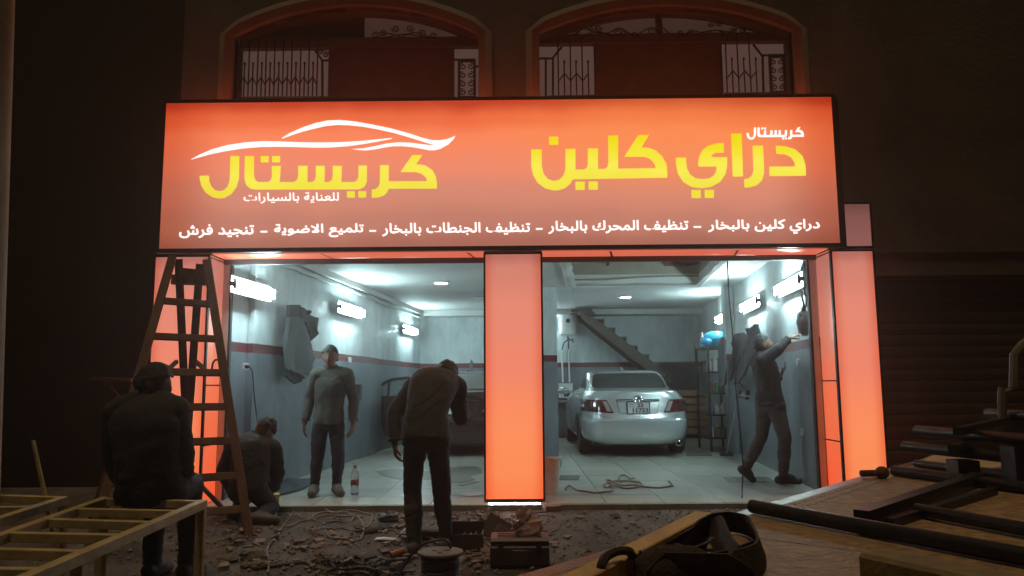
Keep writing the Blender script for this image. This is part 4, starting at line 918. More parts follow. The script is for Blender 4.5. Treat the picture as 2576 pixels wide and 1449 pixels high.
def make_person(label,J,style,group=None,loc=None,build=1.0,curl=(.5,.5),palm=(None,None)):
    mb=MB(); sh=build
    path=torso_path(J); hs=(J['hipR']-J['hipL']).normalized(); ss=(J['shR']-J['shL']).normalized()
    prof=[(-.07,.115,.085),(-.03,.15,.11),(.04,.165,.12),(.15,.160,.115),(.32,.142,.102),(.5,.150,.112),(.68,.166,.122),(.82,.170,.115),(.92,.150,.092),(1.0,.075,.066)]
    L=[0]
    for i in range(1,len(path)): L.append(L[-1]+(path[i]-path[i-1]).length)
    def at(t):
        s=t*L[-1]
        if s<=0: d=(path[1]-path[0]).normalized(); return path[0]+d*s,d
        for i in range(1,len(path)):
            if s<=L[i]+1e-9: u=(s-L[i-1])/(L[i]-L[i-1]); return path[i-1].lerp(path[i],u),(path[i]-path[i-1]).normalized()
        return path[-1],(path[-1]-path[-2]).normalized()
    vs=[];n=24
    for t,a,b in prof:
        c,d=at(t); s=hs.lerp(ss,max(0,min(1,t))).normalized(); s=(s-d*s.dot(d)).normalized(); f=d.cross(s)
        for k in range(n):
            ph=2*PI*k/n; cx=math.copysign(abs(math.cos(ph))**.85,math.cos(ph)); sy=math.copysign(abs(math.sin(ph))**.85,math.sin(ph))
            vs.append(c+s*cx*a*sh+f*sy*b*sh)
    k=len(prof); fs=[(i*n+j,i*n+(j+1)%n,(i+1)*n+(j+1)%n,(i+1)*n+j) for i in range(k-1) for j in range(n)]+[tuple(range(n-1,-1,-1)),tuple((k-1)*n+j for j in range(n))]
    mb.add(vs,fs)
    bones=[]
    def limb(p,q,a,b,typ,side=0): caps(mb,p,q,a,b); bones.append((Vector(p),Vector(q),a,b,typ,side))
    for i in range(len(path)-1): pass
    bones.append((path[0],path[-1],.15,.12,'torso',0))
    if len(path)>12:
        bones.pop(); h=len(path)//2
        tot=L[-1]; bones.append((path[0],path[h],.15,.14,'torso',0)); bones.append((path[h],path[-1],.15,.12,'torso2',0))
    hd=J['head']; limb(J['neck'],hd-J['up'].normalized()*.05,.060*sh,.056*sh,'neck')
    for S,sg in (('L',-1),('R',1)):
        s,e,w_=J['sh'+S],J['el'+S],J['wr'+S]
        caps(mb,J['neck']+(s-J['neck'])*.2,s,.066*sh,.066*sh); 
        limb(s,e,.062*sh,.048*sh,'uarm',sg); limb(e,w_,.047*sh,.031*sh,'farm',sg)
        hdir=J.get('hd'+S,(w_-e)); 
        h0=len(mb.v); hand_mesh(mb,w_+Vector(hdir).normalized()*.01,hdir,J.get('pn'+S,Vector((0,1,0))),J.get('hs'+S,sg),curl[0 if S=='L' else 1])
        bones.append((w_+Vector(hdir).normalized()*.03,w_+Vector(hdir).normalized()*.17,.04,.03,'hand',sg))
        h,kn,an,to=J['hip'+S],J['kn'+S],J['an'+S],J['to'+S]
        limb(h,kn,style.get('thigh',.090)*sh,.062*sh,'thigh',sg); limb(kn,an,.062*sh,.043*sh,'calf',sg)
        mid=an.lerp(kn,.68); caps(mb,mid,an.lerp(kn,.5),.064*sh,.056*sh)
        td=(to-an); heel=J.get('heel'+S, an-Vector((td.x,td.y,0)).normalized()*.035+Vector((0,0,-.03)))
        limb(heel,to,.044,.036,'foot',sg); caps(mb,an,to.lerp(an,.45),.046,.042)
        bones.append((an,to.lerp(an,.5),.047,.042,'foot',sg))
    r,f,u=head_mesh(mb,hd,J['face'],J['up'],1.06)
    bones.append((hd-u*.03,hd+u*.02,.10,.10,'head',0))
    # one continuous skin over it all
    tmp=bpy.data.objects.new('tmp',mb.mesh('tmp',M_skin)); COL.objects.link(tmp)
    md=tmp.modifiers.new('r','REMESH'); md.mode='VOXEL'; md.voxel_size=.0085; md.use_smooth_shade=True
    dg=bpy.context.evaluated_depsgraph_get(); me=bpy.data.meshes.new_from_object(tmp.evaluated_get(dg)); old=tmp.data
    COL.objects.unlink(tmp); bpy.data.objects.remove(tmp); bpy.data.meshes.remove(old)
    bm=bmesh.new(); bm.from_mesh(me)
    for _ in range(3): bmesh.ops.smooth_vert(bm,verts=bm.verts,factor=.5,use_axis_x=True,use_axis_y=True,use_axis_z=True)
    bm.normal_update(); bm.verts.ensure_lookup_table()
    # which bone owns each vertex
    own=[]
    for v in bm.verts:
        best=None
        for (p,q,a,b,ty,sg) in bones:
            d=q-p; t=max(0,min(1,(v.co-p).dot(d)/d.length_squared)); dist=(v.co-(p+d*t)).length-(a+(b-a)*t)
            if ty in('hand','head'): dist-=.012
            if best is None or dist<best[0]: best=(dist,ty,t,sg)
        own.append(best)
    belt=style.get('belt',.22); cuff=style.get('cuff',.96)
    def is_top(o,v):
        _,ty,t,sg=o
        if ty=='torso2' or ty=='uarm': return True
        if ty=='torso': return t>belt-.12
        if ty=='farm': return t<cuff
        if ty=='neck': return t<style.get('collar',.25)
        if ty=='thigh': return t<style.get('hem',.0)
        return False
    def is_trs(o,v):
        _,ty,t,sg=o
        return (ty=='torso' and t<=belt+.10) or ty=='thigh' or (ty=='calf' and t<.985)
    def is_shoe(o,v,sd):
        _,ty,t,sg=o
        return sg==sd and (ty=='foot' or (ty=='calf' and t>.93))
    loc=Vector(loc) if loc is not None else Vector(((J['anL'].x+J['anR'].x)/2,(J['anL'].y+J['anR'].y)/2,min(J['toL'].z,J['toR'].z)-.036))
    root=thing('person',label,'person',loc,group)
    def piece(name,m,test,off,fold,freq=9,loose=0):
        sel=[test(own[v.index],v) for v in bm.verts]
        idx={};vv=[];ff=[]
        for fc in bm.faces:
            if all(sel[v.index] for v in fc.verts):
                q=[]
                for v in fc.verts:
                    if v.index not in idx: idx[v.index]=len(vv); vv.append(v.co+v.normal*off)
                    q.append(idx[v.index])
                ff.append(q)
        if not ff: return None
        m2=bpy.data.meshes.new(name); m2.from_pydata(vv,[],ff)
        b2=bmesh.new(); b2.from_mesh(m2)
        for _ in range(loose): bmesh.ops.smooth_vert(b2,verts=[v for v in b2.verts if not v.is_boundary],factor=.6,use_axis_x=True,use_axis_y=True,use_axis_z=True)
        b2.normal_update(); sd=Vector((noise.noise(loc*3.7)*9,loc.x,0)); disp=[]
        for v in b2.verts:
            c=v.co; low=noise.noise(c*4.5+sd)
            p=Vector((c.x*3.2+c.z*2.2,c.y*3.2,c.z*(5 if freq<10 else 8)-c.x*2.8))+sd+Vector((1,1,1))*.8*noise.noise(c*3)
            cr=max(0,1-4.5*abs(noise.noise(p)))+.45*max(0,1-5*abs(noise.noise(p*1.8+Vector((4,2,7)))))
            disp.append(v.co+v.normal*(fold*(.8*low-.52*cr+.18*noise.noise(c*24)) if fold>.006 else fold*noise.noise(c*freq)*1.6))
        for v,c in zip(b2.verts,disp): v.co=c-loc
        b2.to_mesh(m2); b2.free(); m2.materials.append(m); shade(m2,75)
        o=bpy.data.objects.new(name,m2); COL.objects.link(o); o.parent=root; return o
    piece(style.get('top_name','jacket'),style['top'],is_top,style.get('top_off',.016)+.004,style.get('fold',.010),9,10)
    piece('trousers',style.get('legs',M_jeans),is_trs,style.get('leg_off',.012)+.002,.011,11,5)
    piece('shoe',style.get('shoe',M_shoe),lambda o,v:is_shoe(o,v,-1),.009,.002); piece('shoe',style.get('shoe',M_shoe),lambda o,v:is_shoe(o,v,1),.009,.002)
    def is_hair(o,v):
        if o[1] not in('head','neck'): return False
        d=v.co-hd; X,Y,Z=d.dot(r),d.dot(f),d.dot(u)
        if style.get('cap'): return Z>.012+.02*noise.noise(v.co*20)
        return abs(X)<.079 and ((Z>.052-.75*max(0,.055-Y)+.010*noise.noise(v.co*40)) if Y>-.02 else Z>-.058+.01*noise.noise(v.co*30)) and not(abs(X)>.072 and -.022<Y<.035 and Z<.022)
    hr=style.get('hair',.013)
    piece('cap' if style.get('cap') else 'hair',style.get('hair_mat',M_hair),is_hair,hr,.0059,28)
    if style.get('stripe'):
        def is_st(o,v):
            if o[1] not in('torso2','torso'): return False
            return style['stripe'][0]<v.co.z<style['stripe'][1] and not o[1]=='uarm'
        piece('stripe',style['stripe_mat'],is_st,style.get('top_off',.016)+.0065,style.get('fold',.010),9,10)
    if style.get('collar_mat'):
        piece('collar',style['collar_mat'],lambda o,v:o[1]=='neck' and .0<=o[2]<style.get('collar_top',.45),.020,.005)
    for sx in (-1,1):
        e=MB(); e.ball(hd+r*.031*sx+f*.0725+u*.010,(.0115,.0115,.0115),10,8); part(e,'eye',mat('eye_white',(.10,.09,.085),.4,0,0),root,smooth=True)
    for v in bm.verts: v.co-=loc
    bm.to_mesh(me); bm.free(); me.name='body'; me.materials.clear(); me.materials.append(M_skin); shade(me,80)
    o=bpy.data.objects.new('body',me); COL.objects.link(o); o.parent=root
    return root
V3=Vector
# ---- standing man in the sweater, facing the street
Y3=on_z(815,1243,0).y
P=lambda x,y,dy=0: on_y(x,y,Y3+dy)
g=lambda x,y,dy=0: on_y(536.6+.3518*x,805+.3518*y,Y3+dy)
J=dict(hipL=P(806,1072),hipR=P(846,1072),neck=P(833,936,.02),head=P(831,897,-.01),face=V3((.02,-1,-.12)),up=V3((0,-.06,1)),
 shL=P(798,944),shR=P(873,942),elL=P(779,1004,.04),elR=P(890,1004,.04),wrL=P(767,1060,-.04),wrR=P(889,1063,-.02),
 hdL=V3((-.1,-.15,-1)),hdR=V3((-.12,-.1,-1)),pnL=V3((1,.3,0)),pnR=V3((-1,.3,0)),hsL=-1,hsR=1,
 knL=P(799,1146,-.05),knR=P(851,1146,-.04),anL=P(796,1224),anR=P(849,1222),toL=V3(),toR=V3())
J['toL']=on_z(783,1243,.036); J['toR']=on_z(858,1241,.036)
J['anL']=V3((J['anL'].x,J['toL'].y+.17,.085)); J['anR']=V3((J['anR'].x,J['toR'].y+.17,.085))
M_sw=mat('sweater_knit',(.075,.085,.072),.95,0,.12,18,.5,140); M_sw2=mat('sweater_band',(.055,.058,.053),.95,0,.3,50,.6,160)
zc=P(833,985).z
make_person('man in a grey green sweater standing inside the left bay facing the street',J,dict(top=M_sw,top_name='sweater',legs=mat('black_trousers',(.02,.02,.026),.85,0,.3,14,.25,90),shoe=mat('worn_shoe',(.13,.11,.09),.7,0,.3,10),belt=.16,cuff=.94,stripe=(zc-.065,zc+.075),stripe_mat=M_sw2,top_off=.021,fold=.011),build=.97,curl=(.5,.5))
# ---- man bending over in front of the left bay, back to the street
Y4=on_z(1080,1392,GZ).y
P=lambda x,y,dy=0: on_y(x,y,Y4+dy)
J=dict(hipL=P(1045,1118,.0),hipR=P(1101,1118,.0),spine=[P(1073,1050,.04),P(1086,982,.18)],neck=P(1104,950,.38),head=P(1125,940,.52),face=V3((.22,.50,-.84)),up=V3((.12,.83,.52)),
 shL=P(1040,980,.30),shR=P(1146,976,.34),elL=P(991,1042,.20),elR=P(1160,1050,.42),wrL=P(993,1112,.12),wrR=P(1166,1035,.66),
 hdL=V3((.05,.05,-1)),hdR=V3((.1,.8,-.3)),pnL=V3((1,.3,0)),pnR=V3((-.5,0,-1)),hsL=1,hsR=-1,
 knL=P(1037,1240,.03),knR=P(1112,1240,.03),anL=P(1043,1376),anR=P(1113,1372),toL=V3(),toR=V3())
for s,px,py,dx in (('L',1040,1398,-.03),('R',1121,1390,.05)):
    q=on_z(px,py,GZ); J['an'+s]=V3((q.x,q.y+.05,GZ+.09)); J['to'+s]=V3((q.x+dx,q.y+.20,GZ+.036)); J['heel'+s]=V3((q.x,q.y+.01,GZ+.046))
make_person('man in a grey jacket and jeans bending forward with his back to the street',J,dict(top=mat('grey_jacket',(.045,.045,.048),.9,0,.12,10,.35,90),legs=mat('worn_jeans',(.05,.045,.043),.85,0,.2,12,.3,90),belt=.20,top_off=.026,fold=.014,collar=.5,hem=.03,thigh=.080),build=1.0,curl=(.7,.6))
# ---- man kneeling by the left wall, back to the street
Yk=7.55
P=lambda x,y,dy=0: on_y(x,y,Yk+dy)
J=dict(hipL=P(600,1238,0),hipR=P(650,1240,.0),spine=[P(630,1180,.04)],neck=P(641,1106,.16),head=P(666,1082,.22),face=V3((.55,.62,-.55)),up=V3((.42,.25,.87)),
 shL=P(590,1128,.10),shR=P(684,1130,.14),elL=P(563,1186,.16),elR=P(697,1190,.18),wrL=P(585,1235,.40),wrR=P(690,1224,.40),
 pnL=V3((1,0,0)),pnR=V3((-1,0,0)),hsL=1,hsR=-1,hdL=V3((.2,.8,-.4)),hdR=V3((-.2,.8,-.3)),
 knL=V3(),knR=V3(),anL=V3(),anR=V3(),toL=V3(),toR=V3())
q=P(600,1260); J['knL']=V3((q.x-.03,Yk+.36,.13)); J['anL']=V3((q.x+.0,Yk-.08,GZ+.10)); J['toL']=V3((q.x-.02,Yk-.02,GZ+.05)); J['heelL']=V3((q.x,Yk-.16,GZ+.10))
q=P(662,1290); J['knR']=V3((q.x+.02,Yk+.20,GZ+.09)); J['anR']=V3((q.x+.03,Yk-.25,GZ+.07)); J['toR']=V3((q.x+.22,Yk-.32,GZ+.045)); J['heelR']=V3((q.x+.0,Yk-.30,GZ+.06))
make_person('man in dark clothes and a cap kneeling at the left wall behind the ladder',J,dict(top=mat('dark_jacket',(.018,.016,.018),.9,0,.12,10,.35,90),belt=.2,top_off=.030,fold=.014,hair=.016,hair_mat=mat('dark_cap',(.03,.026,.028),.9,0,.2,20,.3,100),cap=True,collar_mat=mat('pale_collar',(.42,.43,.45),.8,0,.1,10),collar=.05,collar_top=.5),build=1.06)
# ---- seated man on the metal frame, head turned right
Y1=4.86
P=lambda x,y,dy=0: on_y(x,y,Y1+dy)
sz=on_z(500,1262,.0)
J=dict(hipL=P(330,1236,.02),hipR=P(428,1236,.02),spine=[P(374,1150,-.02),P(372,1080,.0)],neck=P(372,1014,.06),head=P(386,966,.08),face=V3((.93,.22,-.22)),up=V3((.12,.05,1)),
 shL=P(304,1042,.04),shR=P(436,1036,.04),elL=P(294,1150,.06),elR=P(452,1150,.06),wrL=P(320,1216,.30),wrR=P(464,1216,.30),
 hdL=V3((.25,.9,-.3)),hdR=V3((-.1,.9,-.35)),pnL=V3((0,-.2,-1)),pnR=V3((0,-.2,-1)),hsL=1,hsR=-1,
 knL=P(352,1262,.44),knR=P(474,1258,.44),anL=V3(),anR=V3(),toL=V3(),toR=V3())
for s in 'LR':
    k=J['kn'+s]; k.z=J['hipL'].z-.01
    x=on_y(388 if s=='L' else 474,1380,Y1+.44).x; k.x=x; J['an'+s]=V3((x,k.y-.02,GZ+.09)); J['to'+s]=V3((x+.02,k.y+.16,GZ+.036))
make_person('man in a dark jacket sitting on the metal rack beside the ladder, face turned right',J,dict(top=mat('black_jacket',(.020,.016,.015),.9,0,.12,10,.35,90),legs=M_jeans,belt=.1,top_off=.036,fold=.014,hair=.020,collar=.55,collar_mat=mat('shirt_label',(.14,.13,.10),.8,0,.1,10),collar_top=.08),build=1.10,curl=(.5,.5))
# ---- man striding and reaching up at the right jamb
Y5=on_z(1985,1219,0).y-.05
P=lambda x,y,dy=0: on_y(x,y,Y5+dy)
J=dict(hipL=P(1924,1022,.08),hipR=P(1952,1022,-.06),spine=[P(1932,960,0)],neck=P(1916,898,.0),head=P(1919,867,.0),face=V3((.93,-.10,.22)),up=V3((-.12,-.04,1)),
 shL=P(1905,912,.17),shR=P(1918,908,-.15),elL=P(1938,972,.22),elR=P(1958,877,-.20),wrL=P(1962,944,.12),wrR=P(1983,852,-.12),
 hdL=V3((.5,-.2,.75)),hdR=V3((.85,.1,.45)),pnL=V3((-.6,.2,.5)),pnR=V3((.3,.5,-.8)),hsL=1,hsR=-1,
 knL=P(1916,1096,.14),knR=P(1974,1104,-.10),anL=P(1876,1178,.24),anR=P(1973,1202,-.05),toL=P(1894,1206,.2),toR=V3())
q=on_z(1970,1216,0); J['anR']=V3((q.x,q.y-.02,.09)); J['toR']=V3((q.x+.17,q.y-.06,.036)); J['heelR']=V3((q.x-.05,q.y-.0,.044))
J['toL'].z=max(.04,J['toL'].z-.0); J['heelL']=J['anL']+V3((-.05,0,-.01))
make_person('man in a dark jacket striding and reaching up towards the right door jamb',J,dict(top=mat('black_coat',(.015,.013,.016),.9,0,.12,10,.3,90),legs=mat('grey_trousers',(.075,.068,.066),.85,0,.15,12,.25,90),belt=.14,top_off=.022,fold=.013,hem=.12,shoe=M_black_plastic,collar=.4,leg_off=.020),build=.98,curl=(.35,.55))

# ================================================================== CARS
RING=[(.20,.78,.16,4.66,4.5),(.24,.85,.07,4.74,4.5),(.30,.885,.03,4.78,5.2),(.40,.905,.005,4.80,5.6),(.52,.912,.0,4.80,5.8),(.595,.915,.005,4.79,5.8),(.612,.913,.022,4.78,5.8),(.63,.908,.055,4.76,5.8),(.72,.905,.075,4.72,5.8),(.82,.898,.088,4.66,5.8),(.90,.886,.100,4.56,5.6),(.955,.868,.108,4.40,5.4),(1.00,.845,.112,4.15,5),(1.035,.82,.115,3.85,4.4),(1.062,.795,.118,3.62,4.2),(1.080,.775,.135,3.50,4.2),(1.092,.76,.20,3.42,4.2),(1.102,.745,.42,3.34,4.2),(1.112,.735,.66,3.27,4.2),(1.16,.722,.80,3.14,4.4),(1.22,.705,.94,2.98,4.6),(1.29,.69,1.11,2.78,4.8),(1.35,.67,1.28,2.60,4.8),(1.395,.645,1.42,2.46,4.6),(1.425,.615,1.52,2.36,4.4),(1.445,.54,1.64,2.26,4),(1.458,.36,1.80,2.16,3.2)]
def ringp(z):
    for a,b in zip(RING,RING[1:]):
        if a[0]<=z<=b[0]:
            t=(z-a[0])/(b[0]-a[0]); return [a[i]*(1-t)+b[i]*t for i in range(1,5)]
    return list(RING[-1][1:]) if z>1 else list(RING[0][1:])
def rear_y(x,z):
    w_,y0,y1,n=ringp(z); L=(y1-y0)/2; k=min(.9999,abs(x)/w_); return (y0+y1)/2-L*(1-k**n)**(1/n)
def side_x(y,z):
    w_,y0,y1,n=ringp(z); L=(y1-y0)/2; k=min(.9999,abs(y-(y0+y1)/2)/L); return w_*(1-k**n)**(1/n)
def rear_patch(fn,nu,nv,off,thick=0):
    """fn(u,v)->(x,z) on the rear face; returns a conforming sheet standing off the body"""
    mb=MB(); vs=[]
    for j in range(nv+1):
        for i in range(nu+1):
            x,z=fn(i/nu,j/nv); e=.004; y=rear_y(x,z)
            nx=-(rear_y(x+e,z)-rear_y(x-e,z))/(2*e); nz=-(rear_y(x,z+e)-rear_y(x,z-e))/(2*e); n=Vector((-nx*-1 if 0 else nx*1,-1,nz)); n=Vector((-(-nx),-1,-(-nz)))
            n=Vector((nx*-1*-1,-1,nz)); 
            n=Vector(((rear_y(x+e,z)-rear_y(x-e,z))/(2*e),-1,(rear_y(x,z+e)-rear_y(x,z-e))/(2*e))).normalized()
            vs.append(Vector((x,y,z))+n*off)
    mb.add(vs,[(j*(nu+1)+i,j*(nu+1)+i+1,(j+1)*(nu+1)+i+1,(j+1)*(nu+1)+i) for j in range(nv) for i in range(nu)])
    return mb
def side_patch(sgn,fn,nu,nv,off):
    mb=MB(); vs=[]
    for j in range(nv+1):
        for i in range(nu+1):
            y,z=fn(i/nu,j/nv); vs.append(Vector((sgn*(side_x(y,z)+off),y,z+.3*off)))
    mb.add(vs,[(j*(nu+1)+i,j*(nu+1)+i+1,(j+1)*(nu+1)+i+1,(j+1)*(nu+1)+i) for j in range(nv) for i in range(nu)]); return mb
def seam(pts,r=.005): 
    mb=MB(); mb.tube([Vector((x,rear_y(x,z)-.001,z)) for x,z in pts],r,5); return mb
M_tyre=mat('tyre_rubber',(.016,.016,.016),.85,0,.2,12,.3,60)
def make_car(label,paint,glass,loc,rot,silver=True):
    t=thing('sedan',label,'car',loc); t.rotation_euler=(0,0,rot)
    mb=MB(); n=96; vs=[]
    zs=[]
    for a,b in zip(RING,RING[1:]):
        k=max(1,int((b[0]-a[0])/.03)); zs+=[a[0]+(b[0]-a[0])*i/k for i in range(k)]
    zs.append(RING[-1][0])
    for z in zs:
        w_,y0,y1,e=ringp(z); L=(y1-y0)/2
        for k in range(n):
            ph=2*PI*k/n; c,s=math.cos(ph),math.sin(ph)
            vs.append((w_*math.copysign(abs(c)**(2/e),c),(y0+y1)/2+L*math.copysign(abs(s)**(2/e),s),z))
    m=len(zs); mb.add(vs,[(i*n+k,i*n+(k+1)%n,(i+1)*n+(k+1)%n,(i+1)*n+k) for i in range(m-1) for k in range(n)]+[tuple(range(n-1,-1,-1)),tuple((m-1)*n+k for k in range(n))])
    body=bpy.data.objects.new('car_body',mb.mesh('car_body',paint)); COL.objects.link(body)
    cut=MB()
    for y in (1.02,3.82):
        for sx in (-1,1): cut.lathe((sx*.60,y,.315),[(.385,0),(.385,.5)],28,axis=Vector((sx,0,0)))
    cu=bpy.data.objects.new('cut',cut.mesh('cut',M_black_plastic)); COL.objects.link(cu)
    md=body.modifiers.new('b','BOOLEAN'); md.operation='DIFFERENCE'; md.object=cu; md.solver='EXACT'
    dg=bpy.context.evaluated_depsgraph_get(); me=bpy.data.meshes.new_from_object(body.evaluated_get(dg)); 
    COL.objects.unlink(body); bpy.data.objects.remove(body); COL.objects.unlink(cu); bpy.data.objects.remove(cu)
    shade(me,35); me.name='car_body'; part(me,'car_body',None,t,local=True)
    for y in (1.02,3.82):
        for sx in (-1,1):
            w0=MB(); w0.lathe((sx*.665,y,.315),[(.20,0),(.295,0),(.313,.03),(.315,.10),(.313,.185),(.295,.215),(.20,.215)],30,axis=Vector((sx,0,0)))
            tyre=part(w0,'tyre',M_tyre,t,smooth=True,local=True)
            r0=MB(); r0.lathe((sx*.70,y,.315),[(.06,.15),(.07,.165),(.19,.16),(.205,.175),(.205,.0)],30,axis=Vector((sx,0,0)),cap=False)
            for q in range(5):
                a=2*PI*q/5; r0.beam((sx*.855,y,.315),(sx*.855,y+.19*math.cos(a),.315+.19*math.sin(a)),.05,.015,up=Vector((1,0,0)))
            part(r0,'rim',M_alu,tyre,local=True)
    # glass
    def rg(u,v):
        z=1.128+(1.392-1.128)*v; w_=ringp(z)[0]; k=min(1,4*v*(1-v)+.0); 
        half=(w_-.085)*(1-.10*(1-min(1,v*8))*.4-.06*(1-min(1,(1-v)*6))); return ((2*u-1)*half,z)
    part(rear_patch(rg,20,14,.004),'rear_window',glass,t,smooth=True,local=True)
    for sx in (-1,1):
        for (ya0,ya1,yb0,yb1,zt) in ((1.33,2.12,1.72,2.10,1.375),(2.18,3.02,2.16,2.52,1.385)):
            part(side_patch(sx,lambda u,v:((ya0+(yb0-ya0)*v)*(1-u)+(ya1+(yb1-ya1)*v)*u,1.135+(zt-1.135)*v),10,6,.004),'side_window',glass,t,smooth=True,local=True)
        mi=MB(); mi.ball((sx*1.0,3.02,1.07),(.115,.07,.075),12,8); mi.beam((sx*.80,3.03,1.05),(sx*.95,3.02,1.05),.05,.05); part(mi,'wing_mirror',paint,t,smooth=True,local=True)
        part(MB().tube([(sx*.905,y,.95) for y in (1.95,2.15)],.012,6),'door_handle',paint,t,smooth=True,local=True)
        ds=MB(); ds.tube([(sx*(side_x(2.25,z)+.001),2.25,z) for z in (.32,.5,.7,.9,1.05)],.004,4); part(ds,'door_seam',M_black_plastic,t,local=True)
        # tail lamp: smoked red outer part, clear strip inside
        def tl(u,v,inner0,inner1,outer):
            z=.735+.185*v-.03*v*0; zi=.735+(.93-.735)*v; a=inner0+(inner1-inner0)*v; return (sx*(outer+(a-outer)*u),.75+.185*v-.03*(u)*(1-v)+ .01*(1-u)*v)
        part(rear_patch(lambda u,v:tl(u,v,.395,.50,.862),14,8,.007),'tail_lamp',mat('tail_lamp_red',(.085,.014,.014),.12,0,.1,30,spec=.7,coat=.6) ,t,smooth=True,local=True)
        part(rear_patch(lambda u,v:(lambda x,z:(x,z))(*tl(.80+.16*u if True else u,.12+.76*v,.395,.50,.862)),6,6,.011),'lamp_lens',mat('clear_lens',(.5,.45,.45),.12,.3,.3,60,spec=.8),t,smooth=True,local=True)
        part(rear_patch(lambda u,v:tl(.10+.42*u,.18+.64*v,.395,.50,.862),6,6,.011),'lamp_lens',mat('smoked_lens',(.045,.012,.014),.1,0,.3,60,spec=.8),t,smooth=True,local=True)
    # boot lid seam, bumper lines
    part(seam([(-.70,.77),(-.64,.70),(-.56,.668),(0,.655),(.56,.668),(.64,.70),(.70,.77)]),'boot_seam',M_black_plastic,t,local=True)
    part(seam([(-.80,1.035),(-.74,1.05),(0,1.062),(.74,1.05),(.80,1.035)],.004),'boot_seam',M_steel,t,local=True)
    # plate recess, garnish, emblem
    part(rear_patch(lambda u,v:((-.30+.60*u)*(1+.10*v),.715+.21*v),12,6,.003),'plate_recess',paint,t,smooth=True,local=True)
    rs=seam([(-.345,.935),(-.33,.86),(-.30,.725),(-.27,.712),(.27,.712),(.30,.725),(.33,.86),(.345,.935)],.0045); part(rs,'recess_edge',M_steel,t,local=True)
    gb=MB(); xs=[-.34+.68*i/14 for i in range(15)]
    prof=[(-.004,-.020),(-.022,-.016),(-.026,.006),(-.010,.022),(.004,.022)]
    vs=[Vector((x,rear_y(x,.925)+a,.925+b)) for x in xs for a,b in prof]; gb.add(vs,[(i*5+k,i*5+k+1,(i+1)*5+k+1,(i+1)*5+k) for i in range(14) for k in range(4)])
    part(gb,'garnish',M_chrome if silver else paint,t,smooth=True,local=True)
    yE=rear_y(0,.935)-.03
    em=MB(); el=lambda cx,cz,a,b,r_: em.tube([Vector((cx+a*math.cos(2*PI*i/28),yE,cz+b*math.sin(2*PI*i/28))) for i in range(29)],r_,6,cap=False)
    el(0,.945,.070,.047,.0075); el(0,.945,.021,.043,.0055); el(0,.967,.047,.020,.0055); part(em,'emblem',M_chrome,t,smooth=True,local=True)
    part(MB().lathe((0,yE+.012,.945),[(.001,.0),(.05,.002),(.066,-.006)],24,axis=Vector((0,-1,0)),cap=False),'emblem_base',M_steel if silver else M_black_plastic,t,smooth=True,local=True)
    yP=rear_y(0,.80)-.022
    plt=part(MB().box((-.172,yP,.715),(.172,yP+.012,.895)),'number_plate',mat('plate_white',(.62,.63,.62),.35,0,.08,20),t,local=True)
    fr=MB(); 
    for c0,c1 in (((-.184,yP-.006,.703),(.184,yP+.014,.715)),((-.184,yP-.006,.895),(.184,yP+.014,.905)),((-.184,yP-.006,.715),(-.172,yP+.014,.895)),((.172,yP-.006,.715),(.184,yP+.014,.895))): fr.box(c0,c1)
    part(fr,'plate_frame',M_black_plastic,plt,local=True)
    if silver:
        def ptxt(s,x0,x1,z0,z1):
            v,f=text_mesh(s,.03); ax=[p.x for p in v]; ay=[p.y for p in v]; mb=MB()
            mb.add([Vector((x0+(p.x-min(ax))/(max(ax)-min(ax))*(x1-x0),yP-.003,z0+(p.y-min(ay))/(max(ay)-min(ay))*(z1-z0))) for p in v],f); part(mb,'plate_digits',M_black_plastic,plt,local=True)
        ptxt('23',-.02,.075,.815,.880); ptxt('11723',-.095,.155,.728,.800)
        sm=MB(); sm.box((-.155,yP-.003,.852),(-.07,yP-.001,.872)); part(sm,'plate_print',mat('plate_print',(.3,.32,.33),.5,0,.4,90),plt,local=True)
        sm=MB(); sm.box((-.155,yP-.003,.818),(-.075,yP-.001,.830)); part(sm,'plate_print',MATS['plate_print'],plt,local=True)
    # exhaust, diffuser, boot lip lamp
    part(MB().lathe((.60,.10,.235),[(.040,0),(.045,.02),(.045,.16),(.036,.165),(.034,.08)],18,axis=Vector((0,-1,0)),cap=False),'exhaust_pipe',M_chrome,t,smooth=True,local=True)
    ud=MB(); ud.box((-.70,.35,.17),(.70,4.4,.215)); ud.tube([(-.62,1.02,.25),(.62,1.02,.25)],.045,8); ud.tube([(.60,.05,.235),(.55,1.6,.22)],.03,8); ud.ball((.35,.55,.24),(.24,.22,.09),14,8); part(ud,'underbody',M_black_plastic,t,local=True)
    an=MB(); an.beam((0,1.78,1.455),(0,1.95,1.50),.03,.03); part(an,'aerial',paint,t,local=True)
    return t
M_silver=mat('silver_paint',(.66,.70,.70),.24,.5,.04,120,coat=1.0)
M_darkp=mat('dark_paint',(.022,.014,.016),.25,.2,.1,60,coat=.6)
M_glass=mat('tinted_glass',(.018,.022,.021),.07,0,.03,3,spec=.55)
M_glass2=mat('pale_reflection_glass',(.22,.21,.20),.12,0,.05,3,spec=.8)  # pale base colour stands in for a bright reflection on the glass
c=on_z(1588,1150,0)
car=make_car('silver sedan parked in the right bay seen from behind',M_silver,M_glass,(2.0,12.8,0),R(.6))
car.scale=(1.035,1,1)
car2=make_car('dark sedan in the left bay with its rear door open',M_darkp,M_glass2,(-1.02,13.1,0),R(-2.5),False)
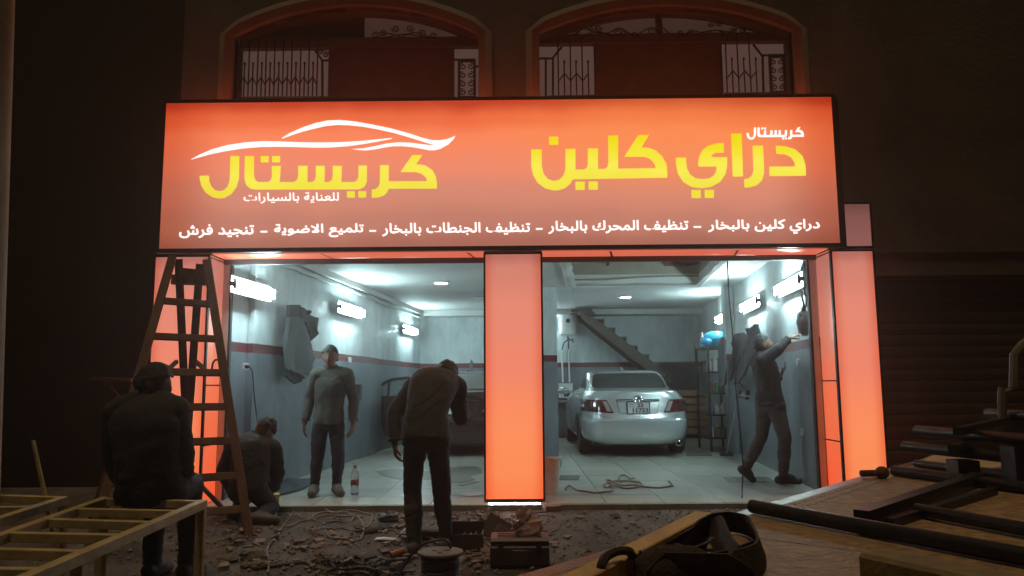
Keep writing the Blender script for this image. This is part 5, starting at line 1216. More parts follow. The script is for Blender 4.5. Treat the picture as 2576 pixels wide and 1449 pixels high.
# open rear door of the dark sedan
g4=lambda x,y,Y=14.6: on_y(872+.3981*x,858.6+.3981*y,Y)
lp=car2.matrix_world
bpy.context.view_layer.update(); inv=car2.matrix_world.inverted()
def to_car(mb): mb.v=[inv@v for v in mb.v]; return mb
mb=MB(); mb.poly([g4(*p) for p in ((112,372),(118,350),(150,342),(440,345),(440,620),(240,598),(222,540),(196,478),(160,445),(128,415))],Vector((0,.07,0)))
dr=part(to_car(mb),'rear_door',M_darkp,car2,tri=True,local=True)
mb=MB(); mb.tube(smooth_path([g4(*p) for p in ((135,345),(165,322),(215,280),(272,248),(330,235),(440,225))],4),.028,8); mb.tube([g4(268,250),g4(262,345)],.025,8); part(to_car(mb),'door_frame',M_darkp,dr,smooth=True,local=True)
M_pglass=mat('door_glass',(.4,.45,.45),.05,0,0,alpha=.35,spec=.6)
mb=MB(); mb.poly([g4(*p)+Vector((0,.03,0)) for p in ((272,252),(330,240),(440,230),(440,345),(262,345))],Vector((0,.006,0))); part(to_car(mb),'door_glass',M_pglass,dr,tri=True,local=True)
mb=MB(); mb.poly([g4(*p)+Vector((0,.03,0)) for p in ((155,340),(215,288),(262,262),(256,345))],Vector((0,.006,0))); part(to_car(mb),'door_glass',M_pglass,dr,tri=True,local=True)
mb=MB(); mb.beam(g4(340,420)+Vector((0,-.02,0)),g4(420,395)+Vector((0,-.02,0)),.05,.06); part(to_car(mb),'door_handle',M_chrome,dr,local=True)
q=on_y(1186,932,14.2); bottle(Vector((q.x,q.y,1.452)),.035,.24,mat('grey_plastic',(.2,.2,.21),.5,0,.1,6),'spray bottle standing on the roof of the dark sedan','spray_bottle')
# ================================================================== FOREGROUND LEFT: welded frames
M_fr=mat('primed_frame',(.42,.33,.16),.55,.1,.25,10,.1,60)
ZT=on_y(508,1258,4.74).z
def frame_thing(label,rail_r,rail_l,far,rungs,leg_pts,w=.05):
    c=(rail_r[0]+rail_l[0])/2; t=thing('metal_rack',label,'metal rack',(c.x,c.y,GZ),group='yellowish welded metal racks in the left foreground')
    for a,b in (rail_r,rail_l): part(MB().beam(a-Vector((0,0,w/2)),b-Vector((0,0,w/2)),w,w,bev=.003),'rail',M_fr,t)
    dz=Vector((0,0,w/2+.001)); part(MB().beam(far[0]-dz,far[1]-dz,w,w-.004,bev=.003),'end_rail',M_fr,t)
    for a,b in rungs: part(MB().beam(a-dz,b-dz,w*.8,w-.006,bev=.003),'rung',M_fr,t)
    for p in leg_pts: part(MB().beam(Vector((p.x,p.y,GZ)),Vector((p.x,p.y,ZT-w-.001)),w,w,up=Vector((0,1,0)),bev=.003),'leg',M_fr,t)
    return t
q=lambda x,y: on_z(x,y,ZT)
def ext(a,b,k): return a+(b-a)*k
rA0,rA1=q(508,1258.5),q(56,1448.5); rA1=ext(rA0,rA1,1.25)
lA0,lA1=q(262,1251),q(2,1342); lA1=ext(lA0,lA1,1.9)
def on_rail(a,b,y): k=(y-a.y)/(b.y-a.y); return a+(b-a)*k
rg=[]
for xr,yr,xl,yl in ((445,1282,206,1276),(370,1310,112,1302),(295,1342,19,1336),(199,1382,-90,1374),(75,1426,-220,1424)):
    a=on_rail(rA0,rA1,q(xr,yr).y); b=on_rail(lA0,lA1,q(xl,yl).y); d=(a-b).normalized()*.026; rg.append((a-d,b+d))
d=(rA0-lA0).normalized()*.026
frame_thing('nearer yellowish welded metal rack, the one the seated man rests on',(rA0+(rA0-rA1).normalized()*.025,rA1),(lA0+(lA0-lA1).normalized()*.025,lA1),(rA0-d,lA0+d),rg,[rA0+Vector((0,-.0,0)),lA0,on_rail(rA0,rA1,3.3),on_rail(lA0,lA1,3.2)])
rB0=q(160,1248.5); rB1=ext(rB0,q(0,1300),1.8); lB0=rB0+(lA0-rA0); lB1=rB1+(lA1-rA1)*1.0+(lB0-rB0)-(lA0-rA0)*0
lB1=lB0+(rB1-rB0)
d=(rB0-lB0).normalized()*.026
k1=q(60,1272); a=on_rail(rB0,rB1,k1.y); b=on_rail(lB0,lB1,k1.y)
a2=on_rail(rB0,rB1,k1.y-.45); b2=on_rail(lB0,lB1,k1.y-.45)
frame_thing('farther yellowish welded metal rack at the left edge of the view',(rB0,rB1),(lB0,lB1),(rB0-d,lB0+d),[(a-d,b+d),(a2-d,b2+d)],[rB0,lB0])
mb=MB(); a=on_y(83,1108,5.0); b=on_y(113,1246,5.0); dd=(b-a).normalized(); b=a+dd*((a.z-GZ)/(-dd.z)); mb.tube([a,b],[.012,.017],8); solo(mb,'metal_bar',M_fr,'thin bar leaning upright behind the farther metal rack','bar',smooth=True)

# ================================================================== STEPLADDER
M_lad=mat('ladder_wood',(.15,.075,.04),.75,0,.4,9,.25,40,stretch=(1,1,.2))
lt=thing('stepladder','tall wooden stepladder standing open in front of the left pillar','stepladder',(on_z(628,1350,GZ).x-.5,6.7,GZ))
T1,T2=on_y(434,645,7.30),on_y(520,655,7.42)
B1,B2=on_z(222,1390,GZ),on_z(627,1348,GZ)
fa=(T1+T2)/2; across=(T2-T1).normalized(); nrmf=across.cross((B1-T1)).normalized()
part(MB().beam(B1,T1,.045,.075,up=across,bev=.005),'stile',M_lad,lt); part(MB().beam(B2,T2,.045,.075,up=across,bev=.005),'stile',M_lad,lt)
for yv in (766,853,938,1023,1108,1196,1280):
    k=(yv-655)/(1348-655)
    # perspective-correct along the stile
    lo,hi=0,1
    for _ in range(30):
        m=(lo+hi)/2; p=T2.lerp(B2,m)-cam.location; py=724.5-F*p.dot(_u)/p.dot(_f)
        if py<yv: lo=m
        else: hi=m
    a,b=T1.lerp(B1,lo),T2.lerp(B2,lo)
    part(MB().beam(a,b,.03,.066,up=(T1-B1).normalized(),bev=.004),'rung',M_lad,lt)
C1,C2=on_y(449,652,7.50),on_y(503,664,7.56)
G1=on_z(468,1288,GZ); G2=on_z(486,1290,GZ)
C1b,C2b=on_y(470,1100,7.72),on_y(474,1062,7.70)
k=(C1.z-GZ)/(C1.z-C1b.z); part(MB().beam(C1+(C1b-C1)*k,C1,.04,.075,up=across,bev=.005),'back_stile',M_lad,lt)
k=(C2.z-GZ)/(C2.z-C2b.z); part(MB().beam(C2+(C2b-C2)*min(k,1.9),C2,.04,.075,up=across,bev=.005),'back_stile',M_lad,lt)
a,b=on_y(450,683,7.40),on_y(516,689,7.46); part(MB().beam(a,b,.05,.075,bev=.004),'top_board',M_lad,lt)
a,b=on_y(432,703,7.52),on_y(520,706,7.56); part(MB().beam(a,b,.04,.10,bev=.012),'top_board',M_lad,lt)
for p,r in (((423,929),(445,909)),((489,907),(513,927))): part(MB().beam(on_y(*p,7.3),on_y(*r,7.45),.03,.035),'brace',M_lad,lt)
mb=MB(); mb.tube(smooth_path([on_y(533,930,7.2),on_y(535,915,7.2),on_y(541,906,7.2),on_y(547,905,7.2)],4),.01,5); part(mb,'cord',M_black_plastic,lt,smooth=True)
tr=thing('wooden_trestle','low wooden trestle with a flat top behind the seated man','trestle',on_y(290,955,7.6))
part(MB().beam(on_y(243,953,7.6),on_y(345,957,7.6),.25,.03),'trestle_top',M_lad,tr)
for p,r in (((262,962),(309,1012)),((338,962),(322,1012))):
    a,b=on_y(*p,7.6),on_y(*r,7.6); dd=(b-a).normalized(); b=a+dd*((a.z-GZ)/-dd.z); part(MB().beam(a,b,.035,.035),'leg',M_lad,tr)

# ================================================================== FLATBED ON THE RIGHT
ZBED=.74
eA,eB=on_z(1789,1305,ZBED),on_z(2352,1143,ZBED)
ed=(eB-eA).normalized(); pd=Vector((ed.y,-ed.x,0))                       # pd points right, into the bed
e0=eA-ed*1.9; LEN=(eB-e0).length; WID=2.3
bed=thing('flatbed','wooden flatbed of a truck filling the lower right corner','flatbed',(e0.x+pd.x,e0.y+pd.y,GZ))
M_bed=[mat('bed_plank_%d'%i,c,.6,0,.5,16+4*i,.5,45,spec=.25) for i,c in enumerate(((.29,.19,.11),(.26,.175,.105),(.30,.195,.11)))]
pw=.42; n=int(LEN/pw)+1; rp=random.Random(2)
for i in range(n):
    a=e0+ed*(i*pw+.003); l=min(pw-.006,LEN-i*pw-.003)
    if l<=.01: continue
    mb=MB(); h=ZBED-.04+rp.uniform(-.002,.001)*0
    mb.beam(a+ed*(l/2)+pd*.07+Vector((0,0,-.02)),a+ed*(l/2)+pd*WID+Vector((0,0,-.02)),l,.04,bev=.003)
    part(mb,'bed_plank',M_bed[i%3],bed)
part(MB().beam(e0+pd*.035-Vector((0,0,.04)),eB+pd*.035-Vector((0,0,.04)),.068,.078,bev=.004),'edge_rail',mat('edge_steel',(.16,.12,.09),.38,.7,.35,14,.15,50),bed)
tm_=MB()
for i in range(34):
    for j in range(2):
        p=eA+ed*(.35+i*.045)+pd*(.10+j*.05); sg=1 if (i+j)%2 else -1
        tm_.beam(p-(ed+pd*sg).normalized()*.007+Vector((0,0,.0005)),p+(ed+pd*sg).normalized()*.007+Vector((0,0,.0005)),.004,.003)
part(tm_,'tread_bumps',MATS['edge_steel'],bed,kind='stuff')
part(MB().beam(e0+ed*.2+pd*.5+Vector((0,0,-.12)),eB-ed*.1+pd*.5+Vector((0,0,-.12)),.1,.15),'chassis_rail',M_steel,bed)
part(MB().beam(e0+ed*.2+pd*1.6+Vector((0,0,-.12)),eB-ed*.1+pd*1.6+Vector((0,0,-.12)),.1,.15),'chassis_rail',M_steel,bed)
for s in (.5,1.6):
    c=e0+ed*(LEN-1.0)+pd*s; wh=MB(); wh.lathe((c.x,c.y,GZ+.24),[(.1,-.1),(.23,-.1),(.24,0),(.23,.1),(.1,.1)],24,axis=pd); part(wh,'wheel',M_tyre,bed,smooth=True)
    c=e0+ed*(.6)+pd*s; wh=MB(); wh.lathe((c.x,c.y,GZ+.24),[(.1,-.1),(.23,-.1),(.24,0),(.23,.1),(.1,.1)],24,axis=pd); part(wh,'wheel',M_tyre,bed,smooth=True)
# yellowish plank along the edge
zp=ZBED+.045
p0,p1=on_z(1400,1474,zp),on_z(1771,1288,zp); p0=ext(p1,p0,1.1)
mb=MB(); mb.beam(p0-Vector((0,0,.022)),p1-Vector((0,0,.022)),.062,.044,bev=.003); solo(mb,'timber_plank',mat('pale_timber',(.55,.36,.14),.7,0,.35,8,.3,50,stretch=(1,.2,1)),'pale timber plank lying along the near edge of the flatbed','plank')
# welded steel frames on the bed
def pipe(t,pts,r,z=None,nm='tube'): part(MB().tube(pts,r,12),nm,M_steel,t,smooth=True)
zq=lambda x,y:(1945.3+.2593*x,1073.3+.2593*y)
fa_=thing('steel_frame','dark steel pipe frame lying flat on the flatbed','steel frame',on_z(2250,1330,ZBED))
z1=ZBED+.027
a,b=on_z(1892,1273,z1),on_z(2576,1400,z1); pipe(fa_,[a,ext(a,b,1.6)],.024)
a,b=on_z(2306,1281,z1),on_z(2576,1331,z1); pipe(fa_,[a,ext(a,b,1.7)],.021)
a,b=on_z(2249,1184,z1),on_z(2576,1226,z1); pipe(fa_,[a,ext(a,b,1.4)],.025)
a,b=on_z(2305,1166,z1),on_z(2576,1200,z1); pipe(fa_,[a,ext(a,b,1.3)],.022)
a,b=on_z(2168,1308,z1),on_z(2462,1206,z1); part(MB().beam(a,b,.05,.06),'cross_bar',M_steel,fa_)
a,b=on_z(2235,1316,z1-.012),on_z(2500,1235,z1-.012); part(MB().beam(a,b,.03,.03),'cross_bar',M_steel,fa_)
fb=thing('steel_frame','dark steel pipe frame stacked higher at the far right','steel frame',on_z(2450,1140,ZBED))
z2,z3=ZBED+.13,ZBED+.21
a,b=on_z(2275,1123,z2),on_z(2576,1153,z2); pipe(fb,[a,ext(a,b,1.4)],.027)
a,b=on_z(2306,1083,z3),on_z(2576,1106,z3); pipe(fb,[a,ext(a,b,1.4)],.027)
a,b=on_z(2486,1040,z3+.07),on_z(2600,1046,z3+.07); pipe(fb,[a,ext(a,b,1.3)],.03)
a,b=on_z(2410,1085,z3+.03),on_z(2590,1044,z3+.05); part(MB().beam(a,b,.04,.035),'cross_bar',M_steel,fb)
a,b=on_z(2400,1132,z2+.02),on_z(2600,1068,z3),; part(MB().beam(a,b,.05,.05),'cross_bar',M_steel,fb)
a=on_z(2420,1140,z2); part(MB().box((a.x-.05,a.y-.05,ZBED+.001),(a.x+.05,a.y+.05,z2-.03)),'block',M_steel,fb)
a=on_z(2560,1105,z3); part(MB().box((a.x-.05,a.y-.05,ZBED+.001),(a.x+.05,a.y+.05,z3-.03)),'block',M_steel,fb)
st=thing('stake_rail','bent pale tube with a hinge at the right edge above the pipe frames','rail',on_y(2530,1036,4.2))
M_stk=mat('pale_painted_tube',(.15,.12,.09),.6,.3,.25,10)
part(MB().tube([on_y(2600,850,4.2),on_y(2572,868,4.2),on_y(2553,893,4.2),on_y(2551,975,4.2)],.026,8),'tube',M_stk,st,smooth=True)
part(MB().tube([on_y(2553,974,4.2),on_y(2527,986,4.2)],.012,6),'hinge_pin',M_stk,st); part(MB().tube([on_y(2520,974,4.2),on_y(2520,1000,4.2),on_y(2522,1060,4.2)],[.016,.022,.022],8),'post',M_stk,st,smooth=True)
# thick timber at the bottom right
zt_=ZBED+.115
a,b=on_z(2240,1378,zt_),on_z(2600,1450,zt_); mb=MB(); off=Vector((0,0,-.057)); sd_=(b-a).normalized().cross(Vector((0,0,1)))*.05
mb.beam(a+off+sd_,ext(a,b,1.7)+off+sd_,.10,.114,bev=.008); solo(mb,'timber_beam',mat('mossy_timber',(.19,.14,.06),.8,0,.35,7,.3,40),'thick timber beam in the bottom right corner of the flatbed','beam')
bp_=MB(); bp_.poly([on_z(x,y,ZBED+.002) for x,y in ((2357,1144),(2640,1190),(2640,1216),(2318,1163))],Vector((0,0,.012))); solo(bp_,'board',mat('pale_board',(.42,.30,.18),.8,0,.3,9,.3,50),'pale board lying across the far corner of the flatbed under the pipes','board')
# bolt left on the edge
t=thing('eye_bolt','rusty eye bolt lying on the far edge of the flatbed','bolt',on_z(2196,1194,ZBED+.01)); M_rust=mat('rusty_iron',(.12,.05,.03),.7,.4,.3,20,.3,80)
a,b=on_z(2166,1191,ZBED+.02),on_z(2206,1190,ZBED+.02); part(MB().tube([a,b],.016,8),'shank',M_rust,t,smooth=True)
mb=MB(); cc=on_z(2219,1189,ZBED+.03); mb.ball(cc,(.034,.030,.030),12,8,jit=.04); part(mb,'eye',M_rust,t,smooth=True)
# webbing strap thrown over the bed corner
M_web=mat('dark_webbing',(.028,.018,.012),.9,0,.35,30,.4,120)
sw=thing('webbing_strap','dark heap of looped webbing strap on the flatbed corner','strap',on_z(1720,1400,ZBED))
def ribbon(pts,h,lean=0,nm='strap_loop',th=.007,z0=ZBED+.004):
    P=smooth_path(pts,6); mb=MB(); vs=[]
    for i,p in enumerate(P):
        d=(P[min(i+1,len(P)-1)]-P[max(i-1,0)]).normalized(); s=d.cross(Vector((0,0,1))).normalized(); hh=h*(1+.12*noise.noise(p*6)); l=lean*(1+.4*noise.noise(p*4))*min(1,i/4,(len(P)-1-i)/4); hh*=.35+.65*min(1,i/4,(len(P)-1-i)/4)
        b_=p; t_=p+Vector((0,0,hh))+s*l
        vs+=[b_-s*th/2,b_+s*th/2,t_+s*th/2,t_-s*th/2]
    n=len(P); mb.add(vs,[(i*4+k,i*4+(k+1)%4,(i+1)*4+(k+1)%4,(i+1)*4+k) for i in range(n-1) for k in range(4)]+[(0,1,2,3),((n-1)*4+3,(n-1)*4+2,(n-1)*4+1,(n-1)*4)]); part(mb,nm,M_web,sw,smooth=True)
z2r=lambda x,y,h=0: on_z(1475.8+.1927*x,1261.1+.1927*y,ZBED+.004+h)
ribbon([z2r(1230,640),z2r(1480,480),z2r(1640,420),z2r(1900,400),z2r(2150,470),z2r(2290,620),z2r(2330,800),z2r(2270,950),z2r(2000,1030),z2r(1750,990)],.065,.02)
ribbon([z2r(880,700),z2r(1150,560),z2r(1400,440),z2r(1560,430)],.05,.05)
ribbon([z2r(1560,430),z2r(1640,560),z2r(1720,760),z2r(1800,930),z2r(1900,1010)],.07,-.03)
ribbon([z2r(800,820),z2r(920,850),z2r(1100,900),z2r(1500,860),z2r(1750,800),z2r(1950,730),z2r(2060,700)],.045,.05)
ribbon([z2r(760,1060),z2r(900,1000),z2r(1200,1000),z2r(1700,1020),z2r(2200,1060)],.07,.04)
ribbon([z2r(1560,600),z2r(1350,760),z2r(1100,850),z2r(900,930),z2r(800,1000)],.05,-.05)
hp=MB()
for cx,cy,rx in ((1000,1000,.07),(1250,960,.08)):
    c=z2r(cx,cy); hp.ball(c+Vector((0,0,.02)),(rx,rx*.7,.05),14,8,jit=.1)
part(hp,'strap_heap',M_web,sw,smooth=True,kind='stuff')
mb=MB(); mb.tube(smooth_path([z2r(180,900,.03),z2r(200,820,.05),z2r(260,720,.06),z2r(420,650,.065),z2r(560,660,.06),z2r(620,760,.02)],6),.011,6); part(mb,'strap_cord',M_web,sw,smooth=True)
mb=MB(); mb.tube(smooth_path([z2r(1640,660,.02),z2r(1600,700,.03),z2r(1610,760,.03),z2r(1650,800,.02)],4),.010,6); part(mb,'buckle',M_chrome,sw,smooth=True)

# ================================================================== DEBRIS ON THE GROUND
z8=lambda x,y:(805+.2448*x,1274.5+.2448*y)
gd=lambda x,y,h=.0: on_z(*z8(x,y),GZ+h)
gv=lambda x,y,h=.0: on_z(x,y,GZ+h)
z5=lambda x,y:(.3981*x,872+.3981*y)
# tool case
c0=gv(1308,1433); t=thing('tool_case','dark ribbed tool case standing on the ground in front of the middle pillar','tool case',c0)
wd=(gv(1383,1433)-gv(1233,1433)).x; M_case=mat('case_plastic',(.045,.03,.028),.55,0,.3,8,.2,60)
hc_=.20; dp=.26
part(MB().beam((c0.x-wd/2,c0.y+dp/2,GZ+hc_*.42+.004),(c0.x+wd/2,c0.y+dp/2,GZ+hc_*.42+.004),dp,hc_*.8,bev=.025),'case_body',M_case,t)
part(MB().beam((c0.x-wd/2+.004,c0.y+dp/2,GZ+hc_*.93),(c0.x+wd/2-.004,c0.y+dp/2,GZ+hc_*.93),dp-.01,hc_*.2,bev=.018),'lid',mat('case_lid',(.085,.045,.04),.5,0,.3,8),t)
for k in range(3): part(MB().beam((c0.x-wd/2+.05,c0.y+.06+.06*k,GZ+hc_*1.035),(c0.x+wd*.02,c0.y+.06+.06*k,GZ+hc_*1.035),.012,.006),'rib',M_case,t); 
for k in range(3): part(MB().beam((c0.x+wd*.28,c0.y+.06+.06*k,GZ+hc_*1.035),(c0.x+wd/2-.05,c0.y+.06+.06*k,GZ+hc_*1.035),.012,.006),'rib',M_case,t)
part(MB().tube(smooth_path([(c0.x-.06,c0.y-.006,GZ+.12),(c0.x-.05,c0.y-.04,GZ+.13),(c0.x+.05,c0.y-.04,GZ+.13),(c0.x+.06,c0.y-.006,GZ+.12)],4),.009,6),'handle',M_case,t,smooth=True)
for s in (-1,1): part(MB().box((c0.x+s*wd*.32-.02,c0.y-.012,GZ+.10),(c0.x+s*wd*.32+.02,c0.y-.002,GZ+.17)),'latch',M_steel,t)
M_bag=mat('clear_bag',(.55,.38,.34),.15,0,.2,8,.9,18,trans=.35)
mb=MB(); cb=Vector((c0.x+.06,c0.y+dp*.55,GZ+hc_*1.04)); rb=random.Random(4)
mb.ball(cb+Vector((0,0,.055)),(.105,.07,.075),14,9,jit=.22,rnd=rb); mb.ball(cb+Vector((-.03,0,.13)),(.05,.04,.06),10,7,jit=.35,rnd=rb); solo(mb,'plastic_bag',M_bag,'crumpled clear plastic bag on top of the tool case','plastic bag')
# open crate with flaps, leaning slabs
cr=gd(1470,470); t=thing('open_crate','dark open tool crate left of the tool case','crate',cr); M_cr=mat('crate_board',(.05,.03,.028),.7,0,.3,7,.2,40); M_crl=mat('crate_flap',(.20,.085,.055),.75,0,.3,8,.2,40)
w2,d2,h2=.30,.24,.13
part(MB().box((cr.x-w2/2,cr.y,GZ+.003),(cr.x+w2/2,cr.y+d2,GZ+.015)),'base',M_cr,t)
for nm,c0_,c1_ in (('f',(cr.x-w2/2,cr.y,GZ+.017),(cr.x+w2/2,cr.y+.012,GZ+h2)),('b',(cr.x-w2/2,cr.y+d2-.012,GZ+.017),(cr.x+w2/2,cr.y+d2,GZ+h2+.06)),('l',(cr.x-w2/2,cr.y+.014,GZ+.017),(cr.x-w2/2+.012,cr.y+d2-.014,GZ+h2)),('r',(cr.x+w2/2-.012,cr.y+.014,GZ+.017),(cr.x+w2/2,cr.y+d2-.014,GZ+h2))): part(MB().box(c0_,c1_),'side',M_cr,t)
part(MB().beam((cr.x-w2/2-.004,cr.y+d2/2,GZ+h2+.004),(cr.x-w2/2+.03,cr.y+d2/2+.06,GZ+h2+.13),.012,.12,up=Vector((.2,-1,.3))),'flap',M_crl,t)
for dx,dy in ((.03,.06),(.07,.10),(-.02,.09)): part(MB().tube([(cr.x+dx,cr.y+dy,GZ+.08),(cr.x+dx+.03,cr.y+dy+.01,GZ+.13)],.008,6),'tool',M_alu,t)
def slab(px,py,w,h,rot,tilt,th,lab,m=None,eh=M_crl):
    b=gd(px,py); mb=MB(); t=thing('metal_tray',lab,'tray',b)
    u=Vector((math.cos(rot),math.sin(rot)*.4,math.sin(rot)*.9)).normalized(); v=Vector((-math.sin(rot)*math.cos(tilt),math.sin(tilt),math.cos(rot)*math.cos(tilt))).normalized()
    o=b+Vector((0,0,max(0,-min(0,(u*w).z)))+Vector()) if False else b+Vector((0,0,max(0.0,-(u*w).z)))
    n=u.cross(v).normalized()
    part(MB().add([o,o+u*w,o+u*w+v*h,o+v*h,o+n*th,o+u*w+n*th,o+u*w+v*h+n*th,o+v*h+n*th],[(0,3,2,1),(4,5,6,7),(0,1,5,4),(1,2,6,5),(2,3,7,6),(3,0,4,7)]),'tray_panel',M_cr,t)
    for s_ in (0,1):
        a=o+u*(w*s_); part(MB().beam(a,a+v*h,.016,.022,up=n),'rim',eh,t)  # rims take the lighter flap colour
    part(MB().beam(o+v*h,o+v*h+u*w,.014,.02,up=n),'rim',eh,t)
slab(1600,335,.17,.12,-.35,.5,.03,'leftmost dark tray with lighter edges leaning behind the tool case')
slab(1680,325,.20,.125,-.55,.4,.03,'largest dark tray leaning behind the tool case')
slab(1790,345,.10,.09,-.6,.6,.02,'small tray with a bright edge just behind the tool case')
# spool of wire
cs=gv(1108,1468); t=thing('wire_spool','large wire spool with a pale flange at the bottom of the view','spool',cs)
R_=.145
M_flange=mat('flange_board',(.20,.17,.13),.55,.2,.3,8,.1,40)
part(MB().lathe(cs,[(.03,.0),(R_,.0),(R_,.016),(.03,.016)],30),'flange',M_flange,t); part(MB().lathe(cs+Vector((0,0,.018)),[(.115,0),(.118,.08),(.115,.165)],28,cap=False),'drum',M_cr,t,smooth=True)
part(MB().lathe(cs+Vector((0,0,.185)),[(.03,0),(R_,0),(R_+.002,.008),(R_,.016),(.03,.016)],34),'flange',M_flange,t)
w0=MB()
for k in range(10): w0.tube([cs+Vector((.124*math.cos(2*PI*i/24+k),.124*math.sin(2*PI*i/24+k),.026+.0145*(k+i/24))) for i in range(25)],.007,5,cap=False)
part(w0,'wire_winding',mat('grey_cable',(.10,.085,.075),.6,0,.3,20),t,smooth=True,kind='stuff')
for a in range(3): part(MB().lathe(cs+Vector((.05*math.cos(a*2.1+.5),.05*math.sin(a*2.1+.5),.2015)),[(.016,0),(.016,.002)],12),'flange_hole',M_black_plastic,t)
part(MB().tube(smooth_path([cs+Vector((.06,.05,.21)),cs+Vector((.03,.0,.27)),cs+Vector((-.08,-.02,.26)),cs+Vector((-.17,-.02,.20)),cs+Vector((-.24,-.05,.10)),cs+Vector((-.28,-.10,.01))],6),.009,6),'cable_end',M_black_plastic,t,smooth=True)
# cable pile
rc=random.Random(11); M_cab=[mat('cable_dark',(.02,.016,.014),.6,0,.3,20),mat('cable_brown',(.07,.045,.03),.7,0,.3,20),mat('cable_grey',(.10,.085,.07),.7,0,.3,20)]
pileb=gd(560,640)
t=thing('cable_pile','tangled heap of dark cables left of the wire spool','cable pile',pileb)
for k in range(26):
    cx,cy=rc.uniform(60,760),rc.uniform(520,690); a0=rc.uniform(-.6,.6); L=rc.uniform(180,420); pts=[]
    for i in range(6):
        s=i/5-.5; pts.append(gd(cx+L*s*math.cos(a0)+rc.uniform(-40,40),cy-L*s*math.sin(a0)*.35+rc.uniform(-22,22),.015+.075*(1-(2*s)**2)*rc.uniform(.2,1)))
    part(MB().tube(smooth_path(pts,5),rc.choice((.007,.009,.012)),5),'cable',rc.choice(M_cab),t,smooth=True)
a,b=gd(725,500,.05),gd(868,450,.07); part(MB().tube([a,b],.024,10),'handle',mat('orange_handle',(.40,.13,.07),.5,0,.2,10),t,smooth=True)
a,b=gd(225,600,.05),gd(330,545,.07); part(MB().tube([a,b],.022,10),'handle',mat('pale_handle',(.32,.22,.17),.5,0,.2,10),t,smooth=True)
# paper strip, cardboard, bag
pp=[gd(x,y,h) for x,y,h in ((540,360,.012),(570,330,.012),(650,325,.02),(770,335,.03),(830,270,.05),(885,225,.08))]; mb=MB(); vs=[]
for i,p in enumerate(pp):
    s=Vector((.0,.055,0)); vs+=[p-s*.9,p+s*.9]
mb.add(vs,[(2*i,2*i+1,2*i+3,2*i+2) for i in range(len(pp)-1)]); m_=mb.mesh('paper_strip',mat('white_paper',(.55,.52,.52),.8,0,.08,8)); 
o=solo(mb,'paper_strip',MATS['white_paper'],'curled strip of white paper on the ground beside the bending man','paper',smooth=True); sm=o.modifiers.new('t','SOLIDIFY'); sm.thickness=.002
c=gd(1120,350); t=thing('cardboard_box','small torn cardboard box between the feet of the bending man','box',c); M_card=mat('cardboard',(.17,.10,.065),.85,0,.25,8,.2,50)
part(MB().box((c.x-.10,c.y,GZ+.002),(c.x+.14,c.y+.16,GZ+.075)),'box_body',M_card,t)
part(MB().add([(c.x-.10,c.y,GZ+.077),(c.x-.10,c.y+.16,GZ+.077),(c.x+.05,c.y+.12,GZ+.22),(c.x+.04,c.y+.04,GZ+.20)],[(0,1,2,3)]),'flap',M_card,t); part(MB().add([(c.x-.105,c.y-.002,GZ+.075),(c.x-.03,c.y-.004,GZ+.07),(c.x-.05,c.y-.06,GZ+.012),(c.x-.11,c.y-.05,GZ+.01)],[(0,1,2,3)]),'flap',M_card,t)
mb=MB(); c=gd(705,165); mb.ball(c+Vector((0,0,.045)),(.10,.07,.06),14,9,jit=.22,rnd=rb); solo(mb,'plastic_bag',mat('grey_bag',(.13,.13,.14),.3,0,.3,9,.7,20),'crumpled grey plastic bag left of the bending man','plastic bag')
mb=MB(); mb.tube([gd(430,270,.02),gd(560,240,.025),gd(690,200,.03)],[.02,.028,.03],8); solo(mb,'dark_hose',M_cab[0],'short dark hose end beside the grey plastic bag','hose',smooth=True)
# wood offcut and loose cable by the pillar foot
a,b=gv(1369,1280,.03),gv(1408,1278,.03); mb=MB(); mb.beam(a,b,.11,.06,bev=.004); solo(mb,'wood_block',M_wood,'small wood block at the right foot of the middle pillar','block')
mb=MB(); P_=[gd(2160,75,.03),gd(2260,100,.03),gd(2380,95,.03),gd(2400,60,.03)]; mb.add([p for p in P_]+[p+Vector((0,0,.012)) for p in P_],[(0,1,2,3),(7,6,5,4),(0,4,5,1),(1,5,6,2),(2,6,7,3),(3,7,4,0)])
pts=[gd(x,y,.012) for x,y in ((2390,40),(2300,55),(2170,68),(2210,85),(2380,95),(2440,130),(2462,190),(2430,240),(2300,275),(2180,262),(2060,180),(1980,170))]
mb=MB(); mb.tube(smooth_path(pts,5),.006,5); solo(mb,'thin_cable',M_cab[1],'thin loop of cable on the ground right of the middle pillar','cable',smooth=True)
# pale ropes left
pts=[(1740,878),(1830,905),(1878,975),(1850,1050),(1790,1130),(1755,1190),(1700,1250),(1688,1300),(1700,1360),(1690,1430)]
mb=MB(); pr=[gv(*z5(x,y),.012) for x,y in pts]; pr[0].z=pr[1].z=.012; mb.tube(smooth_path(pr,5),.007,6); solo(mb,'pale_cable',M_rope,'long pale cable running from the kneeling man towards the street','cable',smooth=True)
pts=[(2020,960),(2025,1010),(2080,1050),(2180,1055),(2230,1075),(2215,1110),(2120,1115),(1990,1105),(1970,1080),(2050,1055),(2200,1045),(2330,1060),(2350,1100),(2290,1165),(2180,1160),(2080,1170),(2066,1195),(2150,1225),(2280,1215),(2290,1120),(2240,1080),(2100,1075),(1950,1100),(1880,1120),(1800,1150)]
mb=MB(); mb.tube([p+Vector((0,0,.008*math.sin(i*.9)+.01)) for i,p in enumerate(smooth_path([gv(*z5(x,y),.008) for x,y in pts],5))],.009,6); solo(mb,'rope_coil',M_rope,'tangled pale rope coil on the ground in front of the left bay','rope',smooth=True)
pts=[(1680,1390),(1740,1385),(1850,1370),(1930,1365),(2000,1400),(2080,1415),(2180,1370)]
